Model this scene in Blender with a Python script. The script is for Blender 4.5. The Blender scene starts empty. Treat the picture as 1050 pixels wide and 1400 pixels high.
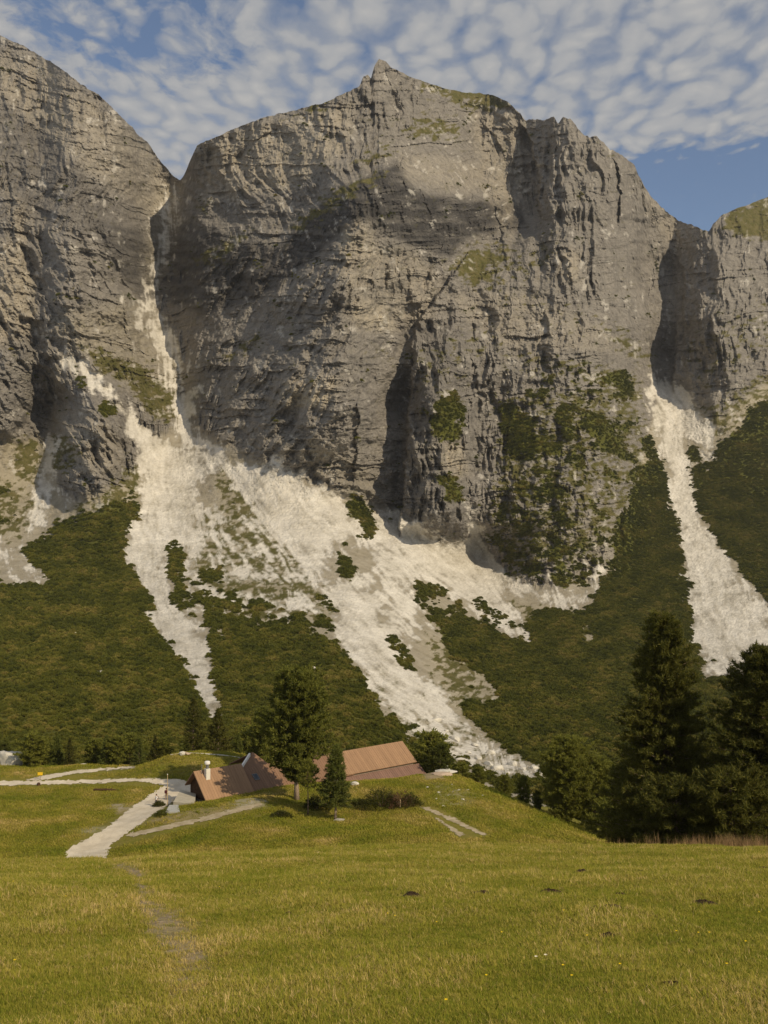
import bpy, bmesh, math, random
import numpy as np
from mathutils import Vector, Matrix

# ------------------------------------------------------------------ camera, sky, sun, exposure
F = 1360.0                      # focal length in photo pixels (photo 1050 x 1400)
PITCH = math.atan(30.0 / F)
sc = bpy.context.scene
C = sc.collection
cam = bpy.data.cameras.new('camera')
cam.sensor_fit = 'VERTICAL'; cam.sensor_height = 36.0; cam.lens = 36.0 * F / 1400.0
cam.clip_start = 0.1; cam.clip_end = 20000
camo = bpy.data.objects.new('camera', cam); C.objects.link(camo)
camo.location = (0, 0, 0); camo.rotation_euler = (math.pi / 2 + PITCH, 0, 0)
sc.camera = camo

SUN_EL = math.radians(34); SH = Vector((0.74, -0.67)).normalized()     # horizontal direction towards the sun
sv = Vector((SH.x * math.cos(SUN_EL), SH.y * math.cos(SUN_EL), math.sin(SUN_EL)))
sun = bpy.data.lights.new('sun', 'SUN'); sun.energy = 3.6; sun.angle = math.radians(0.55); sun.color = (1.0, 0.84, 0.60)
suno = bpy.data.objects.new('sun', sun); C.objects.link(suno)
suno.rotation_euler = sv.to_track_quat('Z', 'Y').to_euler()

sc.view_settings.view_transform = 'Standard'; sc.view_settings.look = 'None'
sc.view_settings.exposure = 0.0; sc.view_settings.gamma = 1.0; sc.view_settings.use_curve_mapping = False
sc.cycles.max_bounces = 5; sc.cycles.diffuse_bounces = 2; sc.cycles.glossy_bounces = 1; sc.cycles.transmission_bounces = 2
sc.cycles.transparent_max_bounces = 4

class NT:
    """small helper for building node trees"""
    def __init__(s, tree): s.t = tree; tree.nodes.clear()
    def n(s, typ, **kw):
        nd = s.t.nodes.new(typ)
        ins = kw.pop('ins', {})
        for k, v in kw.items(): setattr(nd, k, v)
        for k, v in ins.items():
            if isinstance(v, bpy.types.NodeSocket): s.t.links.new(v, nd.inputs[k])
            else: nd.inputs[k].default_value = v
        return nd
    def link(s, a, b): s.t.links.new(a, b)
    def math(s, op, a, b=0.0, clamp=False):
        return s.n('ShaderNodeMath', operation=op, use_clamp=clamp, ins={0: a, 1: b}).outputs[0]
    def vmath(s, op, a, b=(0, 0, 0)):
        return s.n('ShaderNodeVectorMath', operation=op, ins={0: a, 1: b}).outputs[0]
    def noise(s, vec, scale, detail=4.0, rough=0.55, dist=0.0):
        return s.n('ShaderNodeTexNoise', ins={'Vector': vec, 'Scale': scale, 'Detail': detail, 'Roughness': rough, 'Distortion': dist}).outputs['Fac']
    def rmp(s, fac, a, b, c=0.0, d=1.0):
        m = s.n('ShaderNodeMapRange', ins={'Value': fac, 'From Min': a, 'From Max': b, 'To Min': c, 'To Max': d})
        m.clamp = True
        return m.outputs[0]
    def mix(s, fac, a, b, blend='MIX'):
        m = s.n('ShaderNodeMix', data_type='RGBA', blend_type=blend)
        for idx, v in ((0, fac), (6, a), (7, b)):
            if isinstance(v, bpy.types.NodeSocket): s.t.links.new(v, m.inputs[idx])
            elif idx == 0: m.inputs[0].default_value = v
            else: m.inputs[idx].default_value = (*v[:3], 1.0)
        return m.outputs[2]

world = bpy.data.worlds.new('World'); sc.world = world; world.use_nodes = True
w = NT(world.node_tree)
sky = w.n('ShaderNodeTexSky', sky_type='NISHITA', sun_disc=False, sun_elevation=SUN_EL,
          sun_rotation=math.atan2(SH.x, SH.y), altitude=1600, air_density=1.0, dust_density=0.6, ozone_density=1.5)
tc = w.n('ShaderNodeTexCoord').outputs['Generated']
sep = w.n('ShaderNodeSeparateXYZ', ins={0: tc})
zz = w.math('MAXIMUM', sep.outputs[2], 0.02)
X = w.math('DIVIDE', sep.outputs[0], zz); Y = w.math('DIVIDE', sep.outputs[1], zz)
pl = w.n('ShaderNodeCombineXYZ', ins={0: X, 1: w.math('MULTIPLY', Y, 0.62), 2: 3.7}).outputs[0]
warp = w.n('ShaderNodeTexNoise', ins={'Vector': pl, 'Scale': 7.0, 'Detail': 3.0}).outputs['Color']
pw = w.vmath('ADD', pl, w.vmath('SCALE', w.vmath('SUBTRACT', warp, (0.5, 0.5, 0.5))))
pw.node.inputs[1].links[0].from_node.inputs['Scale'].default_value = 0.12
vor = w.n('ShaderNodeTexVoronoi', feature='SMOOTH_F1', ins={'Vector': pw, 'Scale': 20.0, 'Smoothness': 0.6, 'Randomness': 1.0}).outputs['Distance']
cell = w.rmp(vor, 0.12, 0.80, 1.0, 0.0)
fine = w.noise(pw, 26.0, 8.0, 0.64)
big = w.noise(pl, 1.7, 3.0, 0.5)
dens = w.math('ADD', w.math('MULTIPLY', cell, 0.62), w.math('ADD', w.math('MULTIPLY', fine, 0.46), w.math('MULTIPLY', big, 0.60)))
# the cloud sheet ends along a line in the sky; a gap opens above the left peak
edge = w.math('ADD', w.math('ADD', Y, w.math('MULTIPLY', X, 0.42)), w.math('MULTIPLY', w.math('SUBTRACT', fine, 0.5), 0.45))
efac = w.rmp(edge, 2.78, 3.02, 0.0, 1.0)
hx = w.math('MULTIPLY', w.math('ADD', X, 0.50), 2.9); hy = w.math('MULTIPLY', w.math('SUBTRACT', Y, 1.93), 2.4)
hole = w.rmp(w.math('ADD', w.math('ADD', w.math('MULTIPLY', hx, hx), w.math('MULTIPLY', hy, hy)), w.math('MULTIPLY', w.math('SUBTRACT', fine, 0.5), 1.2)), 0.05, 0.55, 1.0, 0.0)
dens = w.math('SUBTRACT', dens, w.math('ADD', w.math('MULTIPLY', efac, 0.75), w.math('MULTIPLY', hole, 0.30)))
cov = w.rmp(dens, 0.45, 0.86, 0.03, 1.0)
cov = w.math('MULTIPLY', w.math('POWER', cov, 0.8), 0.93)
SKY_S = 0.10
skc = w.n('ShaderNodeVectorMath', operation='MULTIPLY', ins={0: sky.outputs[0], 1: (SKY_S, SKY_S, SKY_S)}).outputs[0]
ccol = w.mix(w.rmp(dens, 0.75, 1.3), (0.36, 0.37, 0.39), (0.50, 0.485, 0.46))
col = w.mix(cov, skc, ccol)
bg = w.n('ShaderNodeBackground', ins={'Color': col, 'Strength': 1.0})
w.link(bg.outputs[0], w.n('ShaderNodeOutputWorld').inputs[0])

# ------------------------------------------------------------------ maths helpers
rng = np.random.default_rng(7)
random.seed(7)

def proj(px, py):
    """photo pixel -> (X/Y, Z/Y) of its ray"""
    u = (np.asarray(px, float) - 525.0) / F; v = (700.0 - np.asarray(py, float)) / F
    yc = math.cos(PITCH) - v * math.sin(PITCH); zc = math.sin(PITCH) + v * math.cos(PITCH)
    return u / yc, zc / yc

def to_px(x, y, z):
    y = np.maximum(np.asarray(y, float), 0.3)
    b = x / y; t = z / y
    den = math.cos(PITCH) + t * math.sin(PITCH)
    v = (t * math.cos(PITCH) - math.sin(PITCH)) / den
    u = b * (math.cos(PITCH) - v * math.sin(PITCH))
    return 525.0 + u * F, 700.0 - v * F

def sstep(e0, e1, x):
    q = np.clip((np.asarray(x, float) - e0) / (e1 - e0), 0, 1); return q * q * (3 - 2 * q)

PERM = np.random.default_rng(11).permutation(1024)
ANG = np.random.default_rng(12).random(1024) * 2 * np.pi
GX = np.cos(ANG); GY = np.sin(ANG)
def perlin(x, y, seed=0):
    x = np.asarray(x, float); y = np.asarray(y, float)
    xi = np.floor(x).astype(np.int64); yi = np.floor(y).astype(np.int64)
    xf = x - xi; yf = y - yi
    u = xf * xf * xf * (xf * (xf * 6 - 15) + 10); v = yf * yf * yf * (yf * (yf * 6 - 15) + 10)
    def g(ix, iy, dx, dy):
        h = PERM[(PERM[(ix + seed * 57) & 1023] + iy) & 1023]
        return GX[h] * dx + GY[h] * dy
    a = g(xi, yi, xf, yf); b = g(xi + 1, yi, xf - 1, yf)
    c = g(xi, yi + 1, xf, yf - 1); d = g(xi + 1, yi + 1, xf - 1, yf - 1)
    return ((a + (b - a) * u) * (1 - v) + (c + (d - c) * u) * v) * 1.5
def fbm(x, y, oct=4, seed=0, gain=0.5):
    s = 0; a = 1; tot = 0
    for i in range(oct):
        s = s + a * perlin(x * 2 ** i + 13.7 * i, y * 2 ** i - 7.3 * i, seed + i); tot += a; a *= gain
    return s / tot
def ridged(x, y, oct=3, seed=0, gain=0.5):
    s = 0; a = 1; tot = 0
    for i in range(oct):
        s = s + a * (1 - np.abs(perlin(x * 2 ** i + 5.1 * i, y * 2 ** i + 3.3 * i, seed + i)) * 1.6); tot += a; a *= gain
    return s / tot

def in_poly(px, py, poly):
    P = np.asarray(poly, float)
    out = np.zeros(px.shape, bool)
    m = (px >= P[:, 0].min()) & (px <= P[:, 0].max()) & (py >= P[:, 1].min()) & (py <= P[:, 1].max())
    if not m.any(): return out
    x = px[m]; y = py[m]; r = np.zeros(x.shape, bool)
    x0, y0 = P[-1]
    for x1, y1 in P:
        if y0 != y1:
            c = (y0 > y) != (y1 > y)
            r ^= c & (x < (x1 - x0) * (y - y0) / (y1 - y0) + x0)
        x0, y0 = x1, y1
    out[m] = r
    return out

def box1(a, r, ax):
    if r < 1: return a
    a = np.moveaxis(a, ax, 0)
    p = np.concatenate([np.repeat(a[:1], r + 1, 0), a, np.repeat(a[-1:], r, 0)], 0)
    c = np.cumsum(p, 0)
    o = (c[2 * r + 1:] - c[:-2 * r - 1]) / (2 * r + 1)
    return np.moveaxis(o, 0, ax)
def blur(a, r, r2=None):
    r2 = r if r2 is None else r2
    for _ in range(2): a = box1(box1(a, int(r), 0), int(r2), 1)
    return a

# ------------------------------------------------------------------ object helpers
def tag(o, label=None, cat=None, group=None, kind=None):
    if label: o['label'] = label
    if cat: o['category'] = cat
    if group: o['group'] = group
    if kind: o['kind'] = kind
    return o
ORD = ['leftmost', 'second from the left', 'third from the left', 'fourth from the left', 'fifth from the left', 'sixth from the left', 'seventh from the left', 'eighth from the left', 'ninth from the left', 'tenth from the left', 'eleventh from the left', 'twelfth from the left', 'thirteenth from the left', 'fourteenth from the left', 'fifteenth from the left', 'sixteenth from the left', 'seventeenth from the left', 'eighteenth from the left', 'nineteenth from the left', 'twentieth from the left', 'third from the right', 'second from the right', 'rightmost']
def number_labels(objs, what):
    # the photograph tells these apart only by their place, counted across the picture
    objs = sorted(objs, key=lambda o: o.location.x / o.location.y)
    for i, o in enumerate(objs): o['label'] = '%s, %s' % (what, ORD[i])
def mesh_np(name, verts, faces, mat, smooth=False, attrs=None):
    """faces: (n,3) or (n,4) array"""
    me = bpy.data.meshes.new(name)
    verts = np.asarray(verts, np.float32); faces = np.asarray(faces, np.int32)
    k = faces.shape[1]
    me.vertices.add(len(verts)); me.vertices.foreach_set('co', verts.ravel())
    me.loops.add(faces.size); me.loops.foreach_set('vertex_index', faces.ravel())
    me.polygons.add(len(faces))
    me.polygons.foreach_set('loop_start', np.arange(0, faces.size, k, dtype=np.int32))
    me.polygons.foreach_set('use_smooth', np.full(len(faces), smooth))
    me.update(calc_edges=True)
    if attrs:
        for an, av in attrs.items():
            at = me.attributes.new(an, 'FLOAT_COLOR', 'POINT')
            c = np.ones((len(verts), 4), np.float32); c[:, :av.shape[1]] = av
            at.data.foreach_set('color', c.ravel())
    if mat: me.materials.append(mat)
    return me
def link(name, me, parent=None, loc=None):
    o = bpy.data.objects.new(name, me); C.objects.link(o)
    if parent: o.parent = parent
    if loc is not None: o.location = loc
    return o
def empty(name, loc, rz=0.0):
    o = bpy.data.objects.new(name, None); C.objects.link(o)
    o.location = loc; o.rotation_euler = (0, 0, rz); o.empty_display_size = 0.5
    return o
def copy_tree(o, parent=None):
    c = o.copy(); C.objects.link(c); c.parent = parent
    for ch in list(o.children): copy_tree(ch, c)
    return c
class MB:
    def __init__(s): s.v = []; s.f = []
    def add(s, vs, fs):
        o = len(s.v); s.v += [tuple(v) for v in vs]; s.f += [tuple(i + o for i in f) for f in fs]
    def box(s, a, b):
        x0, y0, z0 = a; x1, y1, z1 = b
        s.add([(x0, y0, z0), (x1, y0, z0), (x1, y1, z0), (x0, y1, z0), (x0, y0, z1), (x1, y0, z1), (x1, y1, z1), (x0, y1, z1)],
              [(0, 3, 2, 1), (4, 5, 6, 7), (0, 1, 5, 4), (1, 2, 6, 5), (2, 3, 7, 6), (3, 0, 4, 7)])
    def slab(s, quad, th):
        """quad of 4 points, thickened downwards along its normal"""
        q = [Vector(p) for p in quad]; n = (q[1] - q[0]).cross(q[3] - q[0]).normalized()
        if n.z < 0: n = -n
        s.add(q + [p - n * th for p in q], [(0, 1, 2, 3), (7, 6, 5, 4), (0, 4, 5, 1), (1, 5, 6, 2), (2, 6, 7, 3), (3, 7, 4, 0)])
    def prism(s, pts, d):
        """polygon pts extruded by the vector d"""
        n = len(pts); d = Vector(d)
        s.add([Vector(p) for p in pts] + [Vector(p) + d for p in pts],
              [tuple(range(n)), tuple(range(2 * n - 1, n - 1, -1))] + [(i, i + n, (i + 1) % n + n, (i + 1) % n) for i in range(n)])
    def tube(s, pts, rad, seg=7):
        pts = [Vector(p) for p in pts]; rings = []
        for i, p in enumerate(pts):
            d = (pts[min(i + 1, len(pts) - 1)] - pts[max(i - 1, 0)]).normalized()
            a = d.orthogonal().normalized(); b = d.cross(a)
            rings.append([p + (a * math.cos(q) + b * math.sin(q)) * rad[i] for q in [2 * math.pi * j / seg for j in range(seg)]])
        vs = [v for r in rings for v in r]; fs = []
        for i in range(len(pts) - 1):
            for j in range(seg):
                k = (j + 1) % seg
                fs.append((i * seg + j, i * seg + k, (i + 1) * seg + k, (i + 1) * seg + j))
        fs.append(tuple(range(seg - 1, -1, -1))); fs.append(tuple((len(pts) - 1) * seg + j for j in range(seg)))
        s.add(vs, fs)
    def build(s, name, mat, parent=None, smooth=False, bevel=0.0):
        me = bpy.data.meshes.new(name); me.from_pydata(s.v, [], s.f)
        bm = bmesh.new(); bm.from_mesh(me); bmesh.ops.recalc_face_normals(bm, faces=bm.faces)
        if bevel: bmesh.ops.bevel(bm, geom=list(bm.edges), offset=bevel, segments=1, affect='EDGES')
        bm.to_mesh(me); bm.free()
        if smooth: me.polygons.foreach_set('use_smooth', [True] * len(me.polygons))
        if mat: me.materials.append(mat)
        return link(name, me, parent)

# ------------------------------------------------------------------ materials
def material(name, fn, rough=0.9, spec=0.15):
    m = bpy.data.materials.new(name); m.use_nodes = True
    t = NT(m.node_tree)
    bsdf = t.n('ShaderNodeBsdfPrincipled', ins={'Roughness': rough, 'Specular IOR Level': spec})
    out = t.n('ShaderNodeOutputMaterial'); t.link(bsdf.outputs[0], out.inputs[0])
    fn(t, bsdf)
    return m
def objco(t): return t.n('ShaderNodeTexCoord').outputs['Object']
def geopos(t): return t.n('ShaderNodeNewGeometry').outputs['Position']
def bump(t, bsdf, h, strength, dist):
    b = t.n('ShaderNodeBump', ins={'Height': h, 'Strength': strength, 'Distance': dist})
    t.link(b.outputs[0], bsdf.inputs['Normal'])
def plain(name, c, var=0.25, scale=3.0, rough=0.85, bmp=0.0, spec=0.15):
    def fn(t, b):
        p = objco(t); n = t.noise(p, scale, 6.0, 0.65)
        dk = tuple(v * (1 - var) for v in c); lt = tuple(min(1, v * (1 + var)) for v in c)
        t.link(t.mix(t.rmp(n, 0.3, 0.7), dk, lt), b.inputs['Base Color'])
        if bmp: bump(t, b, n, 0.6, bmp)
    return material(name, fn, rough, spec)

def m_mountain(t, b):
    p = geopos(t)
    A = t.n('ShaderNodeAttribute', attribute_name='cover'); sa = t.n('ShaderNodeSeparateColor', ins={0: A.outputs['Color']})
    scree, shrub, grass = sa.outputs
    B = t.n('ShaderNodeAttribute', attribute_name='stain_shade'); sb = t.n('ShaderNodeSeparateColor', ins={0: B.outputs['Color']})
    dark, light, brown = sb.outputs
    n1 = t.noise(p, 0.012, 6.0, 0.6); n2 = t.noise(p, 0.09, 6.0, 0.65); n3 = t.noise(p, 0.45, 5.0, 0.75)
    # beds: layered in z
    strat = t.noise(t.vmath('MULTIPLY', p, (0.02, 0.02, 0.28)), 1.0, 5.0, 0.7)
    streak = t.noise(t.vmath('MULTIPLY', p, (0.16, 0.16, 0.012)), 1.0, 5.0, 0.65)
    rock = t.mix(t.rmp(n1, 0.35, 0.65), (0.175, 0.163, 0.148), (0.275, 0.254, 0.226))
    rock = t.mix(t.rmp(n2, 0.35, 0.68), rock, (0.35, 0.322, 0.28))
    rock = t.mix(t.math('MULTIPLY', t.rmp(strat, 0.52, 0.64), 0.5), rock, (0.12, 0.11, 0.10))
    rock = t.mix(t.math('MULTIPLY', t.rmp(streak, 0.56, 0.70), 0.40), rock, (0.115, 0.107, 0.10))
    rock = t.mix(t.math('MULTIPLY', dark, t.rmp(streak, 0.2, 0.62, 0.7, 1.0)), rock, (0.030, 0.029, 0.031))  # dark beds plus cliff shade put into the colour
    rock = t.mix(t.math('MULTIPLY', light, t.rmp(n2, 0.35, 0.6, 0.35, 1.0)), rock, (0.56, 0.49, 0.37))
    rock = t.mix(t.rmp(n3, 0.3, 0.75), t.mix(0.42, rock, (0.0, 0.0, 0.0)), t.mix(0.10, rock, (0.5, 0.47, 0.42)))
    gr = t.mix(t.rmp(n3, 0.35, 0.65), (0.062, 0.063, 0.018), (0.125, 0.115, 0.038))
    gr = t.mix(t.rmp(n2, 0.45, 0.7), gr, (0.165, 0.14, 0.065))
    sc_ = t.mix(t.rmp(n2, 0.32, 0.66), (0.60, 0.57, 0.51), (0.78, 0.745, 0.67))
    sc_ = t.mix(t.math('MULTIPLY', A.outputs['Alpha'], 0.85), sc_, (0.37, 0.34, 0.275))
    sc_ = t.mix(t.math('MULTIPLY', t.rmp(n1, 0.45, 0.68), 0.35), sc_, (0.40, 0.37, 0.31))
    sc_ = t.mix(t.math('MULTIPLY', t.rmp(n3, 0.50, 0.70), 0.5), sc_, (0.30, 0.275, 0.225))
    sh = t.mix(t.rmp(n3, 0.35, 0.65), (0.075, 0.08, 0.016), (0.12, 0.12, 0.028))
    c = t.mix(brown, rock, t.mix(t.rmp(n2, 0.35, 0.65), (0.30, 0.265, 0.19), (0.40, 0.36, 0.28)))
    c = t.mix(grass, c, gr)
    c = t.mix(scree, c, sc_)
    c = t.mix(shrub, c, sh)
    t.link(c, b.inputs['Base Color'])
    h = t.math('ADD', t.math('MULTIPLY', n2, 5.0), t.math('ADD', t.math('MULTIPLY', n3, 1.6), t.math('MULTIPLY', strat, 3.0)))
    bump(t, b, h, 0.55, 1.0)
M_MOUNT = material('mountain_surface', m_mountain, 0.95, 0.05)

def m_meadow(t, b):
    p = geopos(t)
    A = t.n('ShaderNodeAttribute', attribute_name='soil'); sa = t.n('ShaderNodeSeparateColor', ins={0: A.outputs['Color']})
    n1 = t.noise(p, 0.06, 5.0, 0.6); n2 = t.noise(p, 0.7, 6.0, 0.7); n3 = t.noise(p, 6.0, 5.0, 0.7)
    c = t.mix(t.rmp(n1, 0.35, 0.65), (0.17, 0.172, 0.024), (0.235, 0.21, 0.038))
    c = t.mix(t.rmp(n2, 0.4, 0.7), c, (0.25, 0.20, 0.06))
    c = t.mix(t.rmp(n3, 0.45, 0.75), c, (0.10, 0.105, 0.018))
    soil = t.mix(t.rmp(n3, 0.35, 0.65), (0.27, 0.20, 0.125), (0.46, 0.365, 0.25))
    c = t.mix(t.math('MULTIPLY', sa.outputs[0], t.rmp(n2, 0.25, 0.6, 0.35, 1.0)), c, soil)
    pale = t.mix(t.rmp(n3, 0.35, 0.65), (0.36, 0.32, 0.25), (0.50, 0.46, 0.38))
    c = t.mix(t.math('MULTIPLY', sa.outputs[1], t.rmp(n2, 0.35, 0.6)), c, pale)
    t.link(c, b.inputs['Base Color'])
    bump(t, b, t.math('ADD', t.math('MULTIPLY', n3, 0.10), t.math('MULTIPLY', n2, 0.35)), 0.7, 1.0)
M_MEADOW = material('meadow_turf', m_meadow, 0.95, 0.05)

def m_gravel(t, b):
    p = geopos(t)
    n2 = t.noise(p, 0.5, 6.0, 0.7); n3 = t.noise(p, 5.0, 4.0, 0.7)
    c = t.mix(t.rmp(n2, 0.35, 0.65), (0.55, 0.48, 0.365), (0.71, 0.635, 0.51))
    c = t.mix(t.math('MULTIPLY', t.rmp(n3, 0.5, 0.75), 0.5), c, (0.36, 0.31, 0.24))
    t.link(c, b.inputs['Base Color']); bump(t, b, n3, 0.5, 0.08)
M_GRAVEL = material('gravel', m_gravel, 0.95, 0.05)

def m_leaf(name, c0, c1, c2=None):
    def fn(t, b):
        p = objco(t); n = t.noise(p, 1.1, 3.0, 0.6); n2 = t.noise(p, 9.0, 2.0, 0.6)
        r = t.n('ShaderNodeObjectInfo').outputs['Random']
        c = t.mix(t.rmp(t.math('ADD', n, t.math('MULTIPLY', t.math('SUBTRACT', r, 0.5), 0.25)), 0.3, 0.7), c0, c1)
        if c2: c = t.mix(t.rmp(n2, 0.48, 0.70), c, c2)
        t.link(c, b.inputs['Base Color'])
        tr = t.n('ShaderNodeBsdfTranslucent'); t.link(c, tr.inputs[0])
        mx = t.n('ShaderNodeMixShader', ins={0: 0.40}); out = [n_ for n_ in t.t.nodes if n_.type == 'OUTPUT_MATERIAL'][0]
        t.link(b.outputs[0], mx.inputs[1]); t.link(tr.outputs[0], mx.inputs[2]); t.link(mx.outputs[0], out.inputs[0])
    return material(name, fn, 0.75, 0.2)
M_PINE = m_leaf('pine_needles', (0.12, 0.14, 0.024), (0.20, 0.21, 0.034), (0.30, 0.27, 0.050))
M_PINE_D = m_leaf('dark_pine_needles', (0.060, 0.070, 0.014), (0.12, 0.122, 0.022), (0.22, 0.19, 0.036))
M_SPRUCE = m_leaf('spruce_needles', (0.095, 0.118, 0.026), (0.155, 0.175, 0.034), (0.22, 0.225, 0.048))
M_DWARF = m_leaf('dwarf_pine_needles', (0.050, 0.058, 0.012), (0.088, 0.092, 0.018), (0.13, 0.12, 0.028))
M_LEAFY = m_leaf('broad_leaves', (0.070, 0.088, 0.016), (0.12, 0.132, 0.026), (0.18, 0.17, 0.036))
M_REDDISH = m_leaf('reddish_twigs', (0.12, 0.07, 0.035), (0.22, 0.12, 0.065))
M_BARK = plain('bark', (0.20, 0.145, 0.105), 0.45, 4.0, 0.95, 0.03)
M_BARK_P = plain('pale_bark', (0.34, 0.26, 0.19), 0.4, 4.0, 0.95, 0.03)
M_STONE = plain('pale_limestone', (0.58, 0.55, 0.48), 0.25, 1.2, 0.95, 0.15)
M_STONE_G = plain('grey_limestone', (0.36, 0.34, 0.29), 0.25, 1.2, 0.95, 0.15)
M_STONE_P = plain('pinkish_stone', (0.46, 0.36, 0.27), 0.25, 1.2, 0.95, 0.1)
def m_roof(name, c):
    def fn(t, b):
        p = objco(t)
        n = t.noise(t.vmath('MULTIPLY', p, (1.6, 0.12, 0.12)), 1.0, 5.0, 0.65); n2 = t.noise(p, 0.9, 5.0, 0.6)
        cc = t.mix(t.rmp(n, 0.35, 0.65), tuple(v * 0.86 for v in c), tuple(v * 1.1 for v in c))
        cc = t.mix(t.math('MULTIPLY', t.rmp(n2, 0.5, 0.75), 0.35), cc, tuple(v * 0.7 for v in c))
        t.link(cc, b.inputs['Base Color'])
    return material(name, fn, 0.65, 0.25)
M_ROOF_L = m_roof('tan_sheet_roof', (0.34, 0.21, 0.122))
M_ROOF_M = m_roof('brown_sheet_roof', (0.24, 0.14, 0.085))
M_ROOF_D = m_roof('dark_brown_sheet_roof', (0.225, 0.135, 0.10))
M_WOOD_D = plain('dark_wood', (0.075, 0.042, 0.024), 0.35, 3.0)
M_WOOD_L = plain('light_wood', (0.50, 0.38, 0.22), 0.3, 3.0)
M_WOOD_G = plain('grey_wood', (0.28, 0.23, 0.17), 0.3, 3.0)
M_PLASTER = plain('white_plaster', (0.72, 0.69, 0.62), 0.08, 2.0)
M_PLASTER_G = plain('grey_plaster', (0.42, 0.42, 0.40), 0.12, 2.0)
M_CONCRETE = plain('concrete', (0.46, 0.42, 0.33), 0.15, 1.2)
M_METAL = plain('grey_metal', (0.16, 0.16, 0.16), 0.2, 3.0, 0.5, 0, 0.5)
M_GLASS = plain('skylight_glass', (0.035, 0.045, 0.06), 0.1, 1.0, 0.15, 0, 0.5)
M_WHITE = plain('white_cap', (0.85, 0.83, 0.80), 0.05, 2.0)
M_YELLOW = plain('yellow_paint', (0.80, 0.52, 0.03), 0.1, 2.0, 0.6)
M_SOIL = plain('dark_soil', (0.055, 0.036, 0.022), 0.4, 14.0, 1.0, 0.03)

# ------------------------------------------------------------------ the meadow: near slope, hidden dip, valley floor and knoll
# ground control points as (photo x, photo y, distance along the view axis)
FLOOR = -41.5
CP = [
 # far-left valley floor
 (0, 1160, 131), (-60, 1120, 144), (60, 1110, 149), (0, 1070, 166), (150, 1068, 167), (0, 1046, 178), (120, 1046, 178), (200, 1047, 177), (-80, 1050, 176),
 (120, 1165, 130), (150, 1150, 134), (185, 1118, 145), (214, 1100, 152), (235, 1080, 160), (80, 1140, 137),
 # track climbing along the bank, slab beside the hut
 (250, 1131, 136), (330, 1107, 141), (365, 1100, 143), (245, 1102, 146.5), (268, 1098, 147.5), (220, 1128, 137),
 # bank in front of the hut
 (283, 1096, 146), (300, 1099, 143.5), (349, 1082.5, 151), (400, 1073, 156), (440, 1070, 160), (480, 1068, 163), (520, 1066.5, 164), (545, 1065.5, 165.5),
 # knoll
 (462, 1120, 138), (400, 1120, 137), (420, 1098, 145), (530, 1103, 142), (480, 1085, 150), (560, 1107, 139), (600, 1120, 135), (650, 1136, 131),
 (540, 1140, 125), (440, 1140, 127), (350, 1140, 129),
 # right shoulder of the knoll and its back
 (577, 1066.5, 171), (590, 1058, 169), (604, 1054, 166), (620, 1062, 163), (650, 1073, 159), (690, 1091, 153), (720, 1107, 149), (750, 1124, 144), (780, 1139, 139),
 # grassy bank behind the hut
 (240, 1062, 165), (300, 1060, 167), (236, 1033, 173), (320, 1033, 174), (280, 1032, 173.5), (205, 1042, 178),
]
pts = []
for px, py, d in CP:
    b_, t_ = proj(px, py); pts.append((b_ * d, d, t_ * d))
for x in (-48, -24, 0, 24, 48):
    tilt = 0.045 * min(x, 0)
    pts += [(x, 60, -18.75 + tilt), (x, 78, -24.7 + tilt), (x, 95, -30.9 + tilt), (x, 110, -36.1 + tilt * .8)]
pts += [(-75, 120, -41.3), (-95, 150, -41.8), (62, 125, -42.0), (45, 142, -46.0), (70, 165, -56.0), (35, 165, -50.0), (20, 180, -50.0), (5, 192, -50.0),
        (55, 190, -59.0), (-20, 195, -48.0), (-55, 195, -48.5), (-90, 190, -48.0), (-10, 215, -54.0), (-70, 215, -54.0), (40, 215, -60.0)]
# floor under the hut
pts += [(-27, 153, -40.6), (-22, 157, -40.3), (-12, 164, -40.6), (-2, 172, -41.6), (2, 176, -42.2), (-30, 151, -40.9), (-14, 176, -41.5)]
PT = np.array(pts)
def tps(r2): return 0.5 * r2 * np.log(r2 + 1e-9)
_n = len(PT); _S = 30.0
_xy = PT[:, :2] / _S
_K = tps(((_xy[:, None] - _xy[None]) ** 2).sum(-1)) + np.eye(_n) * 0.004
_Pm = np.c_[np.ones(_n), _xy]
_A = np.zeros((_n + 3, _n + 3)); _A[:_n, :_n] = _K; _A[:_n, _n:] = _Pm; _A[_n:, :_n] = _Pm.T
_sol = np.linalg.solve(_A, np.r_[PT[:, 2], 0, 0, 0])
def ground(x, y):
    x = np.asarray(x, float); y = np.asarray(y, float)
    shp = np.broadcast(x, y).shape
    x = np.broadcast_to(x, shp).ravel(); y = np.broadcast_to(y, shp).ravel()
    near = np.interp(y, [-60, 0, 8, 20, 40, 50, 60, 70, 80], [10, -1.65, -3.93, -7.3, -12.95, -15.85, -18.8, -21.9, -25.2]) + 0.045 * np.minimum(x, 0) * sstep(15, 60, y)
    z = near.copy()
    m = y > 56
    if m.any():
        xs = x[m] / _S; ys = y[m] / _S
        far = _sol[_n] + _sol[_n + 1] * xs + _sol[_n + 2] * ys
        for i in range(_n): far = far + _sol[i] * tps((xs - _xy[i, 0]) ** 2 + (ys - _xy[i, 1]) ** 2)
        k = sstep(56, 76, y[m]); z[m] = near[m] * (1 - k) + far * k
    z = z + 0.42 * fbm(x / 15.0, y / 13.0, 3, 40) * sstep(3, 25, y) + 0.06 * fbm(x / 1.7, y / 1.7, 2, 44)
    return z.reshape(shp)
def gz(x, y): return float(ground(np.array([x]), np.array([y]))[0])
def on_ground(px, d):
    """world point on the meadow in the picture column px, at distance d"""
    b_, _ = proj(px, 1060); x = float(b_) * d; return Vector((x, d, gz(x, d)))

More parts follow.
